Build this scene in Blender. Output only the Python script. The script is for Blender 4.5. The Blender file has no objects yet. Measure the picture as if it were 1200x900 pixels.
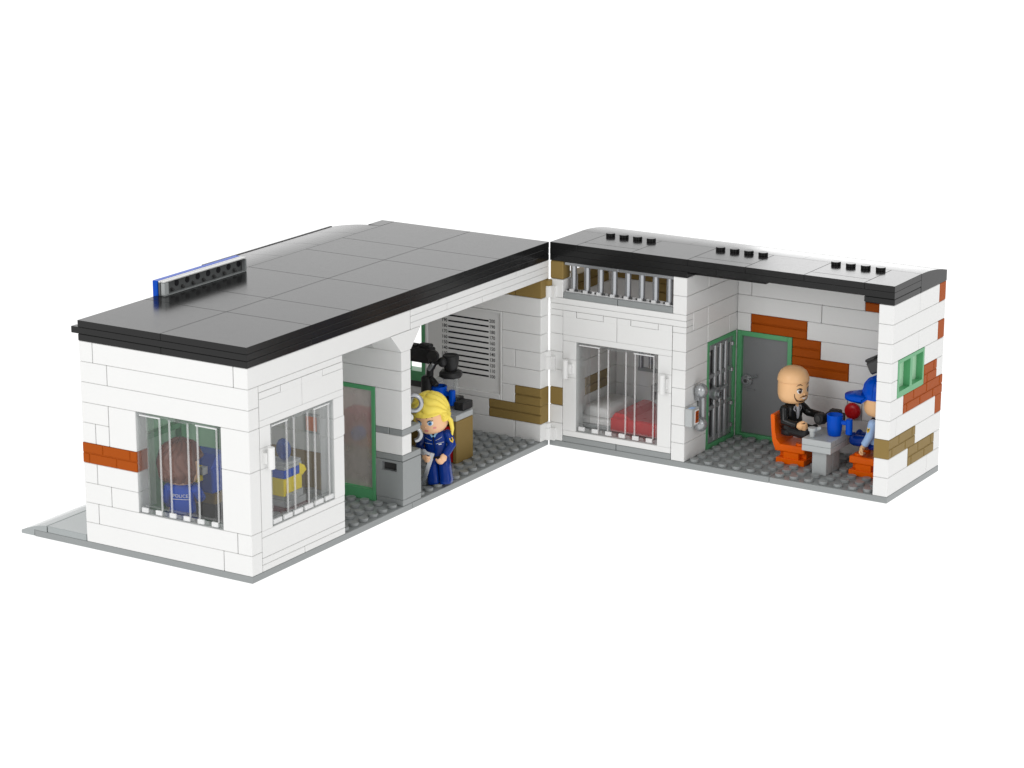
import bpy, math, random
from mathutils import Vector, Matrix
R_ = math.radians
S = 0.01                      # 1 unit of the script = 1 mm of the toy = 0.01 Blender units
random.seed(4)
sc = bpy.context.scene
C = sc.collection

# ------------------------------------------------------------------ camera
cam_d = bpy.data.cameras.new("camera"); cam = bpy.data.objects.new("camera", cam_d); C.objects.link(cam)
right = Vector((0.8504680211669426, 0.5260267479527816, -7.355681781205972e-05))
down = Vector((0.1385914094407093, -0.22420631232595442, -0.964636693653333))
fwd = Vector((-0.5074411948212545, 0.8203824656533178, -0.26358308717928075))
pos = Vector((688.5381389624949, -893.6480658967346, 399.146092339153)) * S
m = Matrix((right, -down, -fwd)).transposed().to_4x4(); m.translation = pos
cam.matrix_world = m
cam_d.sensor_width = 36; cam_d.lens = 3124.57 / 1200 * 36
cam_d.clip_start = 0.05; cam_d.clip_end = 500
sc.camera = cam

# ------------------------------------------------------------------ world, lamps, exposure
w = bpy.data.worlds.new("World"); sc.world = w; w.use_nodes = True
w.node_tree.nodes["Background"].inputs[0].default_value = (1, 1, 1, 1)
w.node_tree.nodes["Background"].inputs[1].default_value = 0.80
sc.view_settings.view_transform = 'Standard'; sc.view_settings.look = 'None'
sc.cycles.max_bounces = 16; sc.cycles.diffuse_bounces = 8; sc.cycles.glossy_bounces = 6; sc.cycles.transparent_max_bounces = 64
sc.view_settings.exposure = 0; sc.view_settings.gamma = 1

def lamp(name, loc, target, size, power, col=(1, 1, 1), size_y=None):
    d = bpy.data.lights.new(name, 'AREA'); d.energy = power; d.color = col
    d.shape = 'RECTANGLE'; d.size = size; d.size_y = size_y or size
    o = bpy.data.objects.new(name, d); C.objects.link(o)
    o.location = Vector(loc); o.rotation_euler = (Vector(target) - Vector(loc)).to_track_quat('-Z', 'Y').to_euler()
    return o
lamp("softbox_key", (-1.0, -9.0, 5.8), (0.2, 1.3, 0.4), 4.0, 270)
lamp("softbox_fill", (9.0, -3.5, 4.2), (0.2, 2.2, 0.4), 4.0, 130)
lamp("softbox_back", (-2.2, 16.4, 3.5), (1.4, 2.8, 1.0), 6.2, 185, size_y=6.4)
lamp("softbox_rim", (-11.5, 14.5, 4.6), (-0.4, 1.2, 1.0), 17.0, 225, size_y=7.5)

# ------------------------------------------------------------------ materials
MATS = {}
def mat(name, col, rough=0.28, metal=0.0, spec=0.28, var=0.03, coat=0.0):
    if name in MATS: return MATS[name]
    m = bpy.data.materials.new(name); m.use_nodes = True
    nt = m.node_tree; b = nt.nodes["Principled BSDF"]
    b.inputs['Metallic'].default_value = metal
    b.inputs['Specular IOR Level'].default_value = spec
    b.inputs['Coat Weight'].default_value = coat
    tc = nt.nodes.new('ShaderNodeTexCoord')
    n = nt.nodes.new('ShaderNodeTexNoise'); n.inputs['Scale'].default_value = 9.0; n.inputs['Detail'].default_value = 5
    nt.links.new(tc.outputs['Object'], n.inputs['Vector'])
    mx = nt.nodes.new('ShaderNodeMix'); mx.data_type = 'RGBA'
    mx.inputs[6].default_value = tuple(c * (1 - var) for c in col) + (1,)
    mx.inputs[7].default_value = tuple(min(1, c * (1 + var)) for c in col) + (1,)
    nt.links.new(n.outputs['Fac'], mx.inputs[0]); nt.links.new(mx.outputs[2], b.inputs['Base Color'])
    mr = nt.nodes.new('ShaderNodeMapRange'); mr.inputs['To Min'].default_value = rough * .85; mr.inputs['To Max'].default_value = rough * 1.2
    n2 = nt.nodes.new('ShaderNodeTexNoise'); n2.inputs['Scale'].default_value = 40.0; n2.inputs['Detail'].default_value = 3
    nt.links.new(tc.outputs['Object'], n2.inputs['Vector'])
    nt.links.new(n2.outputs['Fac'], mr.inputs['Value']); nt.links.new(mr.outputs['Result'], b.inputs['Roughness'])
    MATS[name] = m
    return m
def clear(name, tint, diffuse=0.05, rough=0.04, ior=1.5, dcol=(.9, .9, .9)):
    if name in MATS: return MATS[name]
    m = bpy.data.materials.new(name); m.use_nodes = True
    nt = m.node_tree; nt.nodes.clear()
    out = nt.nodes.new('ShaderNodeOutputMaterial')
    tr = nt.nodes.new('ShaderNodeBsdfTransparent'); tr.inputs[0].default_value = tint + (1,)
    gl = nt.nodes.new('ShaderNodeBsdfGlossy'); gl.inputs['Roughness'].default_value = rough
    df = nt.nodes.new('ShaderNodeBsdfDiffuse'); df.inputs[0].default_value = dcol + (1,)
    fr = nt.nodes.new('ShaderNodeFresnel'); fr.inputs[0].default_value = ior
    n = nt.nodes.new('ShaderNodeTexNoise'); n.inputs['Scale'].default_value = 6
    mr = nt.nodes.new('ShaderNodeMapRange'); mr.inputs['To Min'].default_value = diffuse * .8; mr.inputs['To Max'].default_value = diffuse * 1.2
    nt.links.new(n.outputs['Fac'], mr.inputs['Value'])
    a = nt.nodes.new('ShaderNodeMixShader'); b = nt.nodes.new('ShaderNodeMixShader')
    nt.links.new(mr.outputs['Result'], a.inputs[0])
    nt.links.new(tr.outputs[0], a.inputs[1]); nt.links.new(df.outputs[0], a.inputs[2])
    ge = nt.nodes.new('ShaderNodeNewGeometry'); iv = nt.nodes.new('ShaderNodeMath'); iv.operation = 'SUBTRACT'; iv.inputs[0].default_value = 1.0
    mu = nt.nodes.new('ShaderNodeMath'); mu.operation = 'MULTIPLY'
    nt.links.new(ge.outputs['Backfacing'], iv.inputs[1]); nt.links.new(iv.outputs[0], mu.inputs[0]); nt.links.new(fr.outputs[0], mu.inputs[1])
    nt.links.new(mu.outputs[0], b.inputs[0]); nt.links.new(a.outputs[0], b.inputs[1]); nt.links.new(gl.outputs[0], b.inputs[2])
    nt.links.new(b.outputs[0], out.inputs[0])
    MATS[name] = m
    return m
WHITE = mat('white_plastic', (.755, .755, .745), .30, var=.012)
GREY = mat('grey_plastic', (.265, .28, .28), .30, spec=.45)
LGREY = mat('light_grey_plastic', (.43, .45, .45), .28)
DGREY = mat('dark_grey_plastic', (.055, .055, .055), .3)
DOORG = mat('door_grey_plastic', (.20, .205, .21), .32)
PAVE = mat('pavement_tile_plastic', (.31, .335, .335), .12, spec=.8)
BLACK = mat('black_plastic', (.011, .011, .011), .17, spec=.26)
BLACKM = mat('black_satin_plastic', (.02, .02, .021), .4)
ORANGE = mat('rust_orange_plastic', (.36, .07, .004), .42, spec=.08)
CHAIRO = mat('bright_orange_plastic', (.82, .125, .002), .25, spec=.15)
TAN = mat('dark_tan_plastic', (.255, .175, .06), .42, spec=.08)
GREEN = mat('green_plastic', (.10, .36, .16), .3, spec=.4)
PALEG = mat('pale_green_pane', (.42, .66, .46), .12)
BLUE = mat('blue_plastic', (.0, .075, .53), .25, spec=.12)
NAVY = mat('navy_plastic', (.004, .018, .11), .28)
UNIB = mat('uniform_blue_plastic', (.001, .028, .22), .2, spec=.25)
SKYB = mat('pale_blue_plastic', (.36, .52, .80), .3)
RED = mat('red_plastic', (.52, .008, .012), .28)
MAROON = mat('maroon_plastic', (.12, .01, .015), .3)
YELLOW = mat('yellow_plastic', (.95, .74, .0), .28)
HAIRY = mat('blonde_hair_plastic', (.93, .74, .12), .26)
HAIRB = mat('brown_hair_plastic', (.15, .064, .044), .34)
SKIN = mat('skin_plastic', (.84, .50, .25), .32)
SKINL = mat('light_skin_plastic', (.85, .52, .31), .32)
PINK = mat('pink_print', (.75, .28, .26), .35)
LIPS = mat('lip_print', (.72, .22, .25), .35)
BROWNP = mat('brown_print', (.10, .045, .02), .4)
BLACKP = mat('black_print', (.008, .008, .01), .4)
WHITEP = mat('white_print', (.85, .85, .85), .4)
BLUEP = mat('eye_blue_print', (.10, .28, .52), .3)
SKYP = mat('light_blue_print', (.33, .62, .85), .35)
SILVP = mat('silver_print', (.55, .56, .60), .35)
GOLDP = mat('gold_print', (.78, .52, .06), .35)
CHROME = mat('silver_metal', (.42, .43, .45), .22, metal=.8)
SILVER = mat('silver_plastic', (.37, .38, .39), .24, metal=.55)
CHART = mat('chart_plastic', (.74, .74, .73), .35)
CLEAR = clear('clear_pane', (.99, .99, .99), .012)
CLEARF = clear('clear_frame', (.93, .94, .94), .08, dcol=(.7, .7, .7))
CLEARB = clear('clear_bar', (.95, .95, .95), .26, .06, dcol=(.9, .9, .9))
CLEARS = clear('clear_stud', (.93, .93, .93), .58, .08, dcol=(.97, .97, .97))
FROST = clear('smoky_door_pane', (.95, .92, .90), .34, .08, dcol=(.70, .66, .63))
CLEARBLUE = clear('clear_blue', (.35, .5, .9), .5, .1, dcol=(.05, .14, .5))

# ------------------------------------------------------------------ mesh builder
class MB:
    def __init__(s): s.v = []; s.f = []; s.m = []; s.sm = []; s.mats = []; s.T = None
    def mi(s, m):
        if m not in s.mats: s.mats.append(m)
        return s.mats.index(m)
    def add(s, vs, fs, m, smooth=False):
        b = len(s.v); k = s.mi(m)
        if s.T is not None: vs = [s.T @ Vector(p) for p in vs]
        s.v += [tuple(p) for p in vs]
        for f in fs: s.f.append(tuple(b + i for i in f)); s.m.append(k); s.sm.append(smooth)
    def box(s, x0, x1, y0, y1, z0, z1, m, c=.18):
        x0, x1 = min(x0, x1), max(x0, x1); y0, y1 = min(y0, y1), max(y0, y1); z0, z1 = min(z0, z1), max(z0, z1)
        c = min(c, (x1 - x0) * .45, (y1 - y0) * .45, (z1 - z0) * .45)
        vs = []; ix = {}
        for i in (0, 1):
            for j in (0, 1):
                for k in (0, 1):
                    p = [(x0, x1)[i], (y0, y1)[j], (z0, z1)[k]]; d = [(1, -1)[i] * c, (1, -1)[j] * c, (1, -1)[k] * c]
                    for a in range(3):
                        q = [p[t] + (0 if t == a else d[t]) for t in range(3)]
                        ix[i, j, k, a] = len(vs); vs.append(q)
        fs = []
        for a in range(3):
            b_, c_ = [(1, 2), (2, 0), (0, 1)][a]
            for e in (0, 1):
                r = []
                for (u, v) in ((0, 0), (1, 0), (1, 1), (0, 1)):
                    t = [0, 0, 0]; t[a] = e; t[b_] = u; t[c_] = v; r.append(ix[t[0], t[1], t[2], a])
                fs.append(r if e else r[::-1])
        for a in range(3):      # edges along axis a
            b_, c_ = [(1, 2), (2, 0), (0, 1)][a]
            for u in (0, 1):
                for v in (0, 1):
                    def I(e, k):
                        t = [0, 0, 0]; t[a] = e; t[b_] = u; t[c_] = v; return ix[t[0], t[1], t[2], k]
                    r = [I(0, b_), I(1, b_), I(1, c_), I(0, c_)]
                    fs.append(r if (u == v) == True else r[::-1])
        for i in (0, 1):
            for j in (0, 1):
                for k in (0, 1):
                    r = [ix[i, j, k, 0], ix[i, j, k, 1], ix[i, j, k, 2]]
                    fs.append(r if (i + j + k) % 2 else r[::-1])
        s.add(vs, fs, m)
    def brick(s, x0, x1, y0, y1, z0, z1, m, g=.17, gz=.08, c=.22):
        s.box(min(x0, x1) + g, max(x0, x1) - g, min(y0, y1) + g * .2, max(y0, y1) - g * .2, z0 + gz, z1 - gz, m, c) if abs(x1 - x0) >= abs(y1 - y0) and False else \
        s.box(min(x0, x1) + g, max(x0, x1) - g, min(y0, y1) + g, max(y0, y1) - g, z0 + gz, z1 - gz, m, c)
    def tube(s, pts, rs, m, seg=12, caps=True, flat=None):
        pts = [Vector(p) for p in pts]
        if not isinstance(rs, (list, tuple)): rs = [rs] * len(pts)
        vs = []; fs = []; up = None
        for i, p in enumerate(pts):
            t = (pts[min(i + 1, len(pts) - 1)] - pts[max(i - 1, 0)]).normalized()
            if up is None:
                up = Vector((0, 0, 1)) if abs(t.z) < .9 else Vector((1, 0, 0))
            a = (up - t * up.dot(t)).normalized(); b = t.cross(a); up = a
            for k in range(seg):
                th = 2 * math.pi * k / seg; r = rs[i]
                vs.append(p + a * (r * math.cos(th)) + b * (r * math.sin(th) * (flat or 1)))
        for i in range(len(pts) - 1):
            for k in range(seg):
                k2 = (k + 1) % seg
                fs.append((i * seg + k, i * seg + k2, (i + 1) * seg + k2, (i + 1) * seg + k))
        s.add(vs, fs, m, True)
        if caps:
            n = len(pts) - 1
            for i, sg in ((0, -1), (n, 1)):
                t = (pts[1] - pts[0]).normalized() * -1 if i == 0 else (pts[n] - pts[n - 1]).normalized()
                ring = vs[i * seg:(i + 1) * seg]; cc = pts[i]
                h = rs[i] * .45
                r2 = [cc + (q - cc) * .72 + t * h * .75 for q in ring]
                f2 = [(k, (k + 1) % seg, seg + (k + 1) % seg, seg + k) for k in range(seg)] + [tuple([seg + k for k in range(seg)] + [])]
                vv = ring + r2
                if sg < 0: f2 = [f[::-1] for f in f2]
                s.add(vv, f2, m, True)
    def cyl(s, p0, p1, r, m, r1=None, seg=20, c=.15):
        p0 = Vector(p0); p1 = Vector(p1); t = (p1 - p0); L = t.length; t.normalize()
        a = t.orthogonal().normalized(); b = t.cross(a); r1 = r if r1 is None else r1
        rings = [(0, r - c), (c, r), (L - c, r1), (L, r1 - c)]
        vs = []
        for h, rr in rings:
            for k in range(seg):
                th = 2 * math.pi * k / seg; vs.append(p0 + t * h + a * (rr * math.cos(th)) + b * (rr * math.sin(th)))
        side = []; edge = []
        for i in range(3):
            for k in range(seg):
                k2 = (k + 1) % seg; f = (i * seg + k, i * seg + k2, (i + 1) * seg + k2, (i + 1) * seg + k)
                (side if i == 1 else edge).append(f)
        s.add(vs, side, m, True)
        s.add(vs, edge + [tuple(range(seg))[::-1], tuple(range(3 * seg, 4 * seg))], m, False)
    def lathe(s, prof, center, m, seg=36, axis=(0, 0, 1), disp=None):
        t = Vector(axis).normalized()
        a = Vector((1, 0, 0)) if abs(t.x) < .9 else Vector((0, 1, 0)); a = (a - t * a.dot(t)).normalized(); b = t.cross(a)
        c = Vector(center); vs = []; fs = []
        for r, h in prof:
            for k in range(seg):
                th = 2 * math.pi * k / seg; vs.append(c + t * h + (a * math.cos(th) + b * math.sin(th)) * max(r, 1e-3))
        for i in range(len(prof) - 1):
            for k in range(seg):
                k2 = (k + 1) % seg; fs.append((i * seg + k, i * seg + k2, (i + 1) * seg + k2, (i + 1) * seg + k))
        s.add(vs, fs, m, True)
    def ell(s, c, r, m, seg=20, rings=12, rot=None, half=None, fn=None):
        c = Vector(c); vs = []; fs = []
        lo = 0 if half is None else half
        for i in range(rings + 1):
            ph = -math.pi / 2 + math.pi * i / rings if half is None else half + (math.pi / 2 - half) * i / rings
            for k in range(seg):
                th = 2 * math.pi * k / seg
                p = Vector((r[0] * math.cos(ph) * math.cos(th), r[1] * math.cos(ph) * math.sin(th), r[2] * math.sin(ph)))
                if fn: p = fn(p, th, ph)
                if rot: p = rot @ p
                vs.append(c + p)
        for i in range(rings):
            for k in range(seg):
                k2 = (k + 1) % seg; fs.append((i * seg + k, i * seg + k2, (i + 1) * seg + k2, (i + 1) * seg + k))
        if half is not None: fs.append(tuple(range(seg))[::-1])
        s.add(vs, fs, m, True)
    def loft(s, secs, m, seg=28):
        """secs: (cx, cy, z, rx, ry, n) superellipse slices"""
        vs = []; fs = []
        for cx, cy, z, rx, ry, n in secs:
            for k in range(seg):
                th = 2 * math.pi * k / seg; c_, s_ = math.cos(th), math.sin(th)
                vs.append((cx + rx * math.copysign(abs(c_) ** (2 / n), c_), cy + ry * math.copysign(abs(s_) ** (2 / n), s_), z))
        for i in range(len(secs) - 1):
            for k in range(seg):
                k2 = (k + 1) % seg; fs.append((i * seg + k, i * seg + k2, (i + 1) * seg + k2, (i + 1) * seg + k))
        fs.append(tuple(range(seg))[::-1]); n = (len(secs) - 1) * seg; fs.append(tuple(range(n, n + seg)))
        s.add(vs, fs, m, True)
    def prism(s, poly, axis, a0, a1, m, smooth=False):
        n = len(poly); vs = []
        for a in (a0, a1):
            for (u, v) in poly:
                vs.append({'x': (a, u, v), 'y': (u, a, v), 'z': (u, v, a)}[axis])
        fs = [(k, (k + 1) % n, n + (k + 1) % n, n + k) for k in range(n)]
        s.add(vs, fs, m, smooth); s.add(vs, [tuple(range(n))[::-1], tuple(range(n, 2 * n))], m)
    def build(s, name, parent=None, fix=True, smooth_angle=True):
        me = bpy.data.meshes.new(name)
        org = Vector((0, 0, 0))
        me.from_pydata([tuple(Vector(p) * S) for p in s.v], [], s.f)
        for m_ in s.mats: me.materials.append(m_)
        me.polygons.foreach_set('material_index', s.m); me.polygons.foreach_set('use_smooth', s.sm)
        me.update()
        if fix:
            import bmesh
            bm = bmesh.new(); bm.from_mesh(me); bmesh.ops.recalc_face_normals(bm, faces=bm.faces); bm.to_mesh(me); bm.free()
        o = bpy.data.objects.new(name, me); C.objects.link(o)
        if parent:
            o.parent = parent
        return o

def rel(o, root):
    """a part whose mesh is written in place coordinates: cancel the root's offset"""
    o.parent = root; o.matrix_parent_inverse = root.matrix_world.inverted() if False else Matrix.Translation(-root.location) if root.rotation_euler.z == 0 else (Matrix.Translation(root.location) @ root.rotation_euler.to_matrix().to_4x4()).inverted()
    return o
def thing(name, label, cat, loc=(0, 0, 0), rz=0.0, group=None):
    o = bpy.data.objects.new(name, None); C.objects.link(o); o.empty_display_size = .05
    o.location = Vector(loc) * S; o.rotation_euler = (0, 0, rz)
    o['label'] = label; o['category'] = cat
    if group: o['group'] = group
    return o
def part(mb, name, root, label=None):
    o = mb.build(name); rel(o, root)
    if label: o['label'] = label
    return o
def sub(mb, name, par, label=None):
    o = mb.build(name); o.parent = par
    if label: o['label'] = label
    return o
def text_mesh(txt, size, bold=0.0):
    cu = bpy.data.curves.new('lettering', 'FONT'); cu.body = txt; cu.size = size; cu.align_x = 'CENTER'; cu.align_y = 'CENTER'; cu.resolution_u = 3; cu.offset = bold
    o = bpy.data.objects.new('lettering', cu); C.objects.link(o)
    bpy.context.view_layer.update()
    me = bpy.data.meshes.new_from_object(o.evaluated_get(bpy.context.evaluated_depsgraph_get()))
    vs = [tuple(v.co) for v in me.vertices]; fs = [tuple(p.vertices) for p in me.polygons]
    bpy.data.objects.remove(o); bpy.data.curves.remove(cu); bpy.data.meshes.remove(me)
    return vs, fs

def studs(mb, xs, ys, z, m, r=2.4, h=1.7):
    for x in xs:
        for y in ys: mb.cyl((x, y, z), (x, y, z + h), r, m, seg=18, c=.2)
ROW = lambda r: (99.2 - 9.6 * (r + 1), 99.2 - 9.6 * r)

def masonry(mb, face, const, a0, a1, z0, z1, m, depth=8, ends=None):
    """brick-pattern face: face 'y-' (front at y=const, running in x) or 'x+' (front at x=const, running in y)"""
    e = .35
    def bx(u0, u1, w0, w1, d0, d1, c):
        if face == 'y-': mb.box(u0, u1, const + d0, const + d1, w0, w1, m, c)
        else: mb.box(const - d1, const - d0, u0, u1, w0, w1, m, c)
    bx(a0 + .1, a1 - .1, z0 + .05, z1 - .05, e, depth, .1)
    h = (z1 - z0) / 2
    for row, off in ((1, 12.0), (0, 4.0)):
        w0 = z0 + row * h; cuts = [a0]; c = a0 + off
        while c < a1 - 1: cuts.append(c); c += 16
        cuts.append(a1)
        for u, v in zip(cuts[:-1], cuts[1:]):
            bx(u + (.1 if u == a0 else .3), v - (.1 if v == a1 else .3), w0 + (.06 if row == 0 else .3), w0 + h - (.3 if row == 0 else .06), 0, e + .3, .22)
def planks(mb, face, const, a0, a1, z0, z1, m, depth=8):
    e = .75
    def bx(u0, u1, w0, w1, d0, d1, c):
        if face == 'y-': mb.box(u0, u1, const + d0, const + d1, w0, w1, m, c)
        else: mb.box(const - d1, const - d0, u0, u1, w0, w1, m, c)
    bx(a0 + .1, a1 - .1, z0 + .05, z1 - .05, e, depth, .1)
    h = (z1 - z0) / 2
    for row in (0, 1):
        bx(a0 + .1, a1 - .1, z0 + row * h + (.06 if row == 0 else .3), z0 + (row + 1) * h - (.3 if row == 0 else .06), 0, e + .3, .35)

# a map that lays local (along, out, up) on a wall: 'y-' faces the viewer's left side, 'x+' the right side
def place(face, a, c, z):
    if face == 'y-': return lambda u, d, w: (a + u, c + d, z + w)
    return lambda u, d, w: (c - d, a + u, z + w)
def lbox(mb, P, u0, u1, d0, d1, w0, w1, m, c=.15):
    p, q = P(u0, d0, w0), P(u1, d1, w1)
    mb.box(p[0], q[0], p[1], q[1], p[2], q[2], m, c)
def clear_window(root, face, a, c, z, label=None):
    P = place(face, a, c, z)
    f = MB()
    lbox(f, P, .1, 1.1, .3, 7.6, .1, 47.9, CLEARF); lbox(f, P, 46.9, 47.9, .3, 7.6, .1, 47.9, CLEARF)
    lbox(f, P, 1.1, 46.9, .3, 7.6, 46.9, 47.9, CLEARF); lbox(f, P, 1.1, 46.9, .3, 7.6, .1, .7, CLEARF)
    lbox(f, P, 3.6, 4.4, 2.9, 7.6, 3.2, 46.6, CLEARF)
    lbox(f, P, 1.1, 46.9, 1.6, 2.6, 3.0, 4.0, CLEARF)
    for k in range(6):
        e = 7.7 if face == 'x+' else 4.9
        lbox(f, P, 8 * k + 1.3, 8 * k + e, .5, 1.6, .6, 2.8, CLEARS)
        if e < 6: lbox(f, P, 8 * k + 5.3, 8 * k + 7.6, .8, 1.7, .8, 2.5, CLEARF)
    for k in (0, 2, 4):
        lbox(f, P, 8 * k + 1.6, 8 * k + 13.6, .5, 1.3, 46.2, 46.85, CLEARF if k == 2 else CLEARS)
    wn = part(f, 'window', root, label)
    g = MB(); lbox(g, P, 1.2, 46.8, 1.9, 2.7, 4.1, 46.8, CLEAR, .05); sub(g, 'pane', wn)
    for u in (13.0, 18.6, 29.0, 34.4, 45.2):
        b = MB(); b.cyl(P(u, 1.1, 2.8), P(u, 1.1, 46.6), .48, CLEARB, seg=10, c=.1); sub(b, 'bar', wn)
    return wn

def bay(root, face, a, c, z, notches, clips=(-1, 1)):
    """the eight-stud window panel: white frame, lintel bricks, clips; z = bottom of the clear window"""
    P = place(face, a, c, z); b = MB()
    W = WHITE
    lbox(b, P, .13, 7.9, 0.05, 7.9, 0, 28.7, W); lbox(b, P, .13, 7.9, .05, 7.9, 28.8, 38.3, W); lbox(b, P, .13, 7.9, .05, 7.9, 38.4, 47.95, W)
    lbox(b, P, 56.1, 63.87, .05, 7.9, 0, 28.7, W); lbox(b, P, 56.1, 63.87, .05, 7.9, 28.8, 38.3, W); lbox(b, P, 56.1, 63.87, .05, 7.9, 38.4, 47.95, W)
    lbox(b, P, .13, 63.87, .05, 7.9, 48.05, 51.15, W)
    # two lintel bricks with the notched upper edge
    for u0, u1 in ((.13, 31.87), (32.13, 63.87)):
        lbox(b, P, u0, u1, .05, 7.9, 51.25, 60.8, W, .1)
    cuts = [0.0]
    for n0, n1 in notches: cuts += [n0, n1]
    cuts.append(64.0)
    for i in range(0, len(cuts) - 1, 2):
        u0, u1 = cuts[i], cuts[i + 1]
        if u1 > u0:
            for v0, v1 in ((u0, min(u1, 32)), (max(u0, 32), u1)):
                if v1 - v0 > .5: lbox(b, P, v0 + .13, v1 - .13, .05, 7.9, 60.75, 63.95, W, .02)
    for n0, n1 in notches: lbox(b, P, n0 + .2, n1 - .2, .05, 7.9, 60.95, 63.95, W, .12)
    o = part(b, 'window_bay', root)
    if 1 not in clips: q = MB(); lbox(q, P, 63.6, 64.75, .3, 3, 29.2, 38.2, WHITE); sub(q, 'clip', o)
    for u, s_ in ((4.0, -1), (60.0, 1))[:len(clips)]:
        h = MB(); lbox(h, P, u - 2.2, u + 2.2, -2.2, .3, 31.2, 36.2, W)
        e = 1.2 if s_ < 0 else -1.2
        q0, q1 = P(u - e * .4, -3.4, 28.9), P(u - e * .4, -3.4, 38.9); h.cyl(q0, q1, 1.6, W, seg=16)
        sub(h, 'handle', o)
    return o

def door_frame(mb, P, wdt, hgt, m, t=2.4, d0=0.1, d1=7.8, sill=2.4):
    lbox(mb, P, .1, t, d0, d1, .05, hgt - .1, m); lbox(mb, P, wdt - t, wdt - .1, d0, d1, .05, hgt - .1, m)
    lbox(mb, P, t, wdt - t, d0, d1, hgt - t, hgt - .1, m, .05); lbox(mb, P, t, wdt - t, d0, d1, .05, sill, m, .05)

# ================================================================== setting
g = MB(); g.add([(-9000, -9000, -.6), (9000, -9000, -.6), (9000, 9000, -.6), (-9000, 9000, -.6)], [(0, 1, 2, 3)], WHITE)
gm = bpy.data.materials.new('glowing_white_ground'); gm.use_nodes = True
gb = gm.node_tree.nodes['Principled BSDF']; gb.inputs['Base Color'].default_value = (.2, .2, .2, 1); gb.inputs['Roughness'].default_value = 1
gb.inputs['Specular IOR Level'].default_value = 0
gb.inputs['Emission Color'].default_value = (1, 1, 1, 1); gb.inputs['Emission Strength'].default_value = 1.0  # no lamp: glow added so the ground stays white without shadows
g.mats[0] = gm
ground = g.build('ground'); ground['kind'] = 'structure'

# ================================================================== WING A  (long wing on the left)
A = thing('toy_building', 'long white brick wing with flat black roof and blue sign on its edge', 'toy building', (-48, 128, 0))
b = MB()
b.brick(-128, 0, 0, 128, 0, 3.2, GREY, g=.1, gz=0); b.brick(-128, 0, 128, 256, 0, 3.2, GREY, g=.1, gz=0)
studs(b, [-4 - 8 * i for i in range(11)], [76 + 8 * i for i in range(6)], 3.2, GREY)
studs(b, [-4 - 8 * i for i in range(11)], [132 + 8 * i for i in range(15)], 3.2, GREY)
studs(b, [-12 - 8 * i for i in range(10)], [12 + 8 * i for i in range(8)], 3.2, GREY)
part(b, 'base_plate', A)
b = MB()
for y0 in range(0, 256, 32):
    b.brick(-120, -96.1, y0, y0 + 32, 3.2, 6.4, PAVE, g=.15, gz=.02)
    prof = [(-136, .3), (-136, 1.9)] + [(-136 + 16 * t, 1.9 + 4.3 * math.sin(t * math.pi / 2)) for t in (.2, .4, .6, .8, .95)] + [(-120.3, 5.9), (-120.3, 3.3), (-127.9, 3.3), (-128.1, .3)]
    b.prism(prof, 'y', y0 + .1, y0 + 31.9, PAVE)
part(b, 'pavement', A, 'pale grey glossy tiled pavement strip with sloped kerb')
# end wall, front of the picture's left: s in studs from the left corner
b = MB(); rows = {
 0: [(0, 1), (1, 11)], 1: [(0, 2), (2, 12)], 2: [(0, 12)], 3: [(0, 2)], 4: [(0, 1), (1, 2)],
 6: [(0, 1), (1, 4)], 7: [(0, 2), (2, 4)], 8: [(0, 1), (1, 11), (11, 12)], 9: [(0, 10), (10, 12)]}
for r, L in rows.items():
    for s0, s1 in L: b.brick(-96 + 8 * s0, -96 + 8 * s1, 0, 8, *ROW(r), WHITE)
b.brick(-80, -64, 0, 8, ROW(4)[0], ROW(3)[1], WHITE)
b.brick(-16, 0, 0, 8, ROW(4)[0], ROW(3)[1], WHITE); b.brick(-16, 0, 0, 8, ROW(7)[0], ROW(5)[1], WHITE)
ew = part(b, 'wall', A)
b = MB(); masonry(b, 'y-', 0, -96, -64, *ROW(5), ORANGE); sub(b, 'brick_patch', ew).parent = None
o = bpy.data.objects['brick_patch']; rel(o, A); o['label'] = 'rust orange brick patch beside the end window'
clear_window(A, 'y-', -64, 0, 22.4)
# side facade x = 0
b = MB()
b.brick(-8, 0, 0, 128, *ROW(0), WHITE)
b.brick(-8, 0, 8, 72, 86.4, 89.6, WHITE)
part(b, 'lintel', A)
b = MB()
b.brick(-8, 0, 8, 72, 19.2, 22.4, WHITE); b.brick(-8, 0, 8, 72, 9.6, 19.2, WHITE); b.brick(-8, 0, 8, 72, 6.4, 9.6, WHITE)
b.brick(-8, 0, 8, 40, 3.2, 6.4, WHITE); b.brick(-8, 0, 40, 72, 3.2, 6.4, WHITE)
part(b, 'wall', A)
bay(A, 'x+', 8, 0, 22.4, [(0, 16), (48, 64)], clips=(-1,))
clear_window(A, 'x+', 16, 0, 22.4)
b = MB()
for L, z0 in (((128, 224, 256), 96.0), ((128, 160, 256), 92.8), ((128, 192, 256), 89.6)):
    for y0, y1 in zip(L[:-1], L[1:]): b.brick(-8, 0, y0, y1, z0, z0 + 3.2, WHITE, c=.1)
part(b, 'beam', A)
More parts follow.
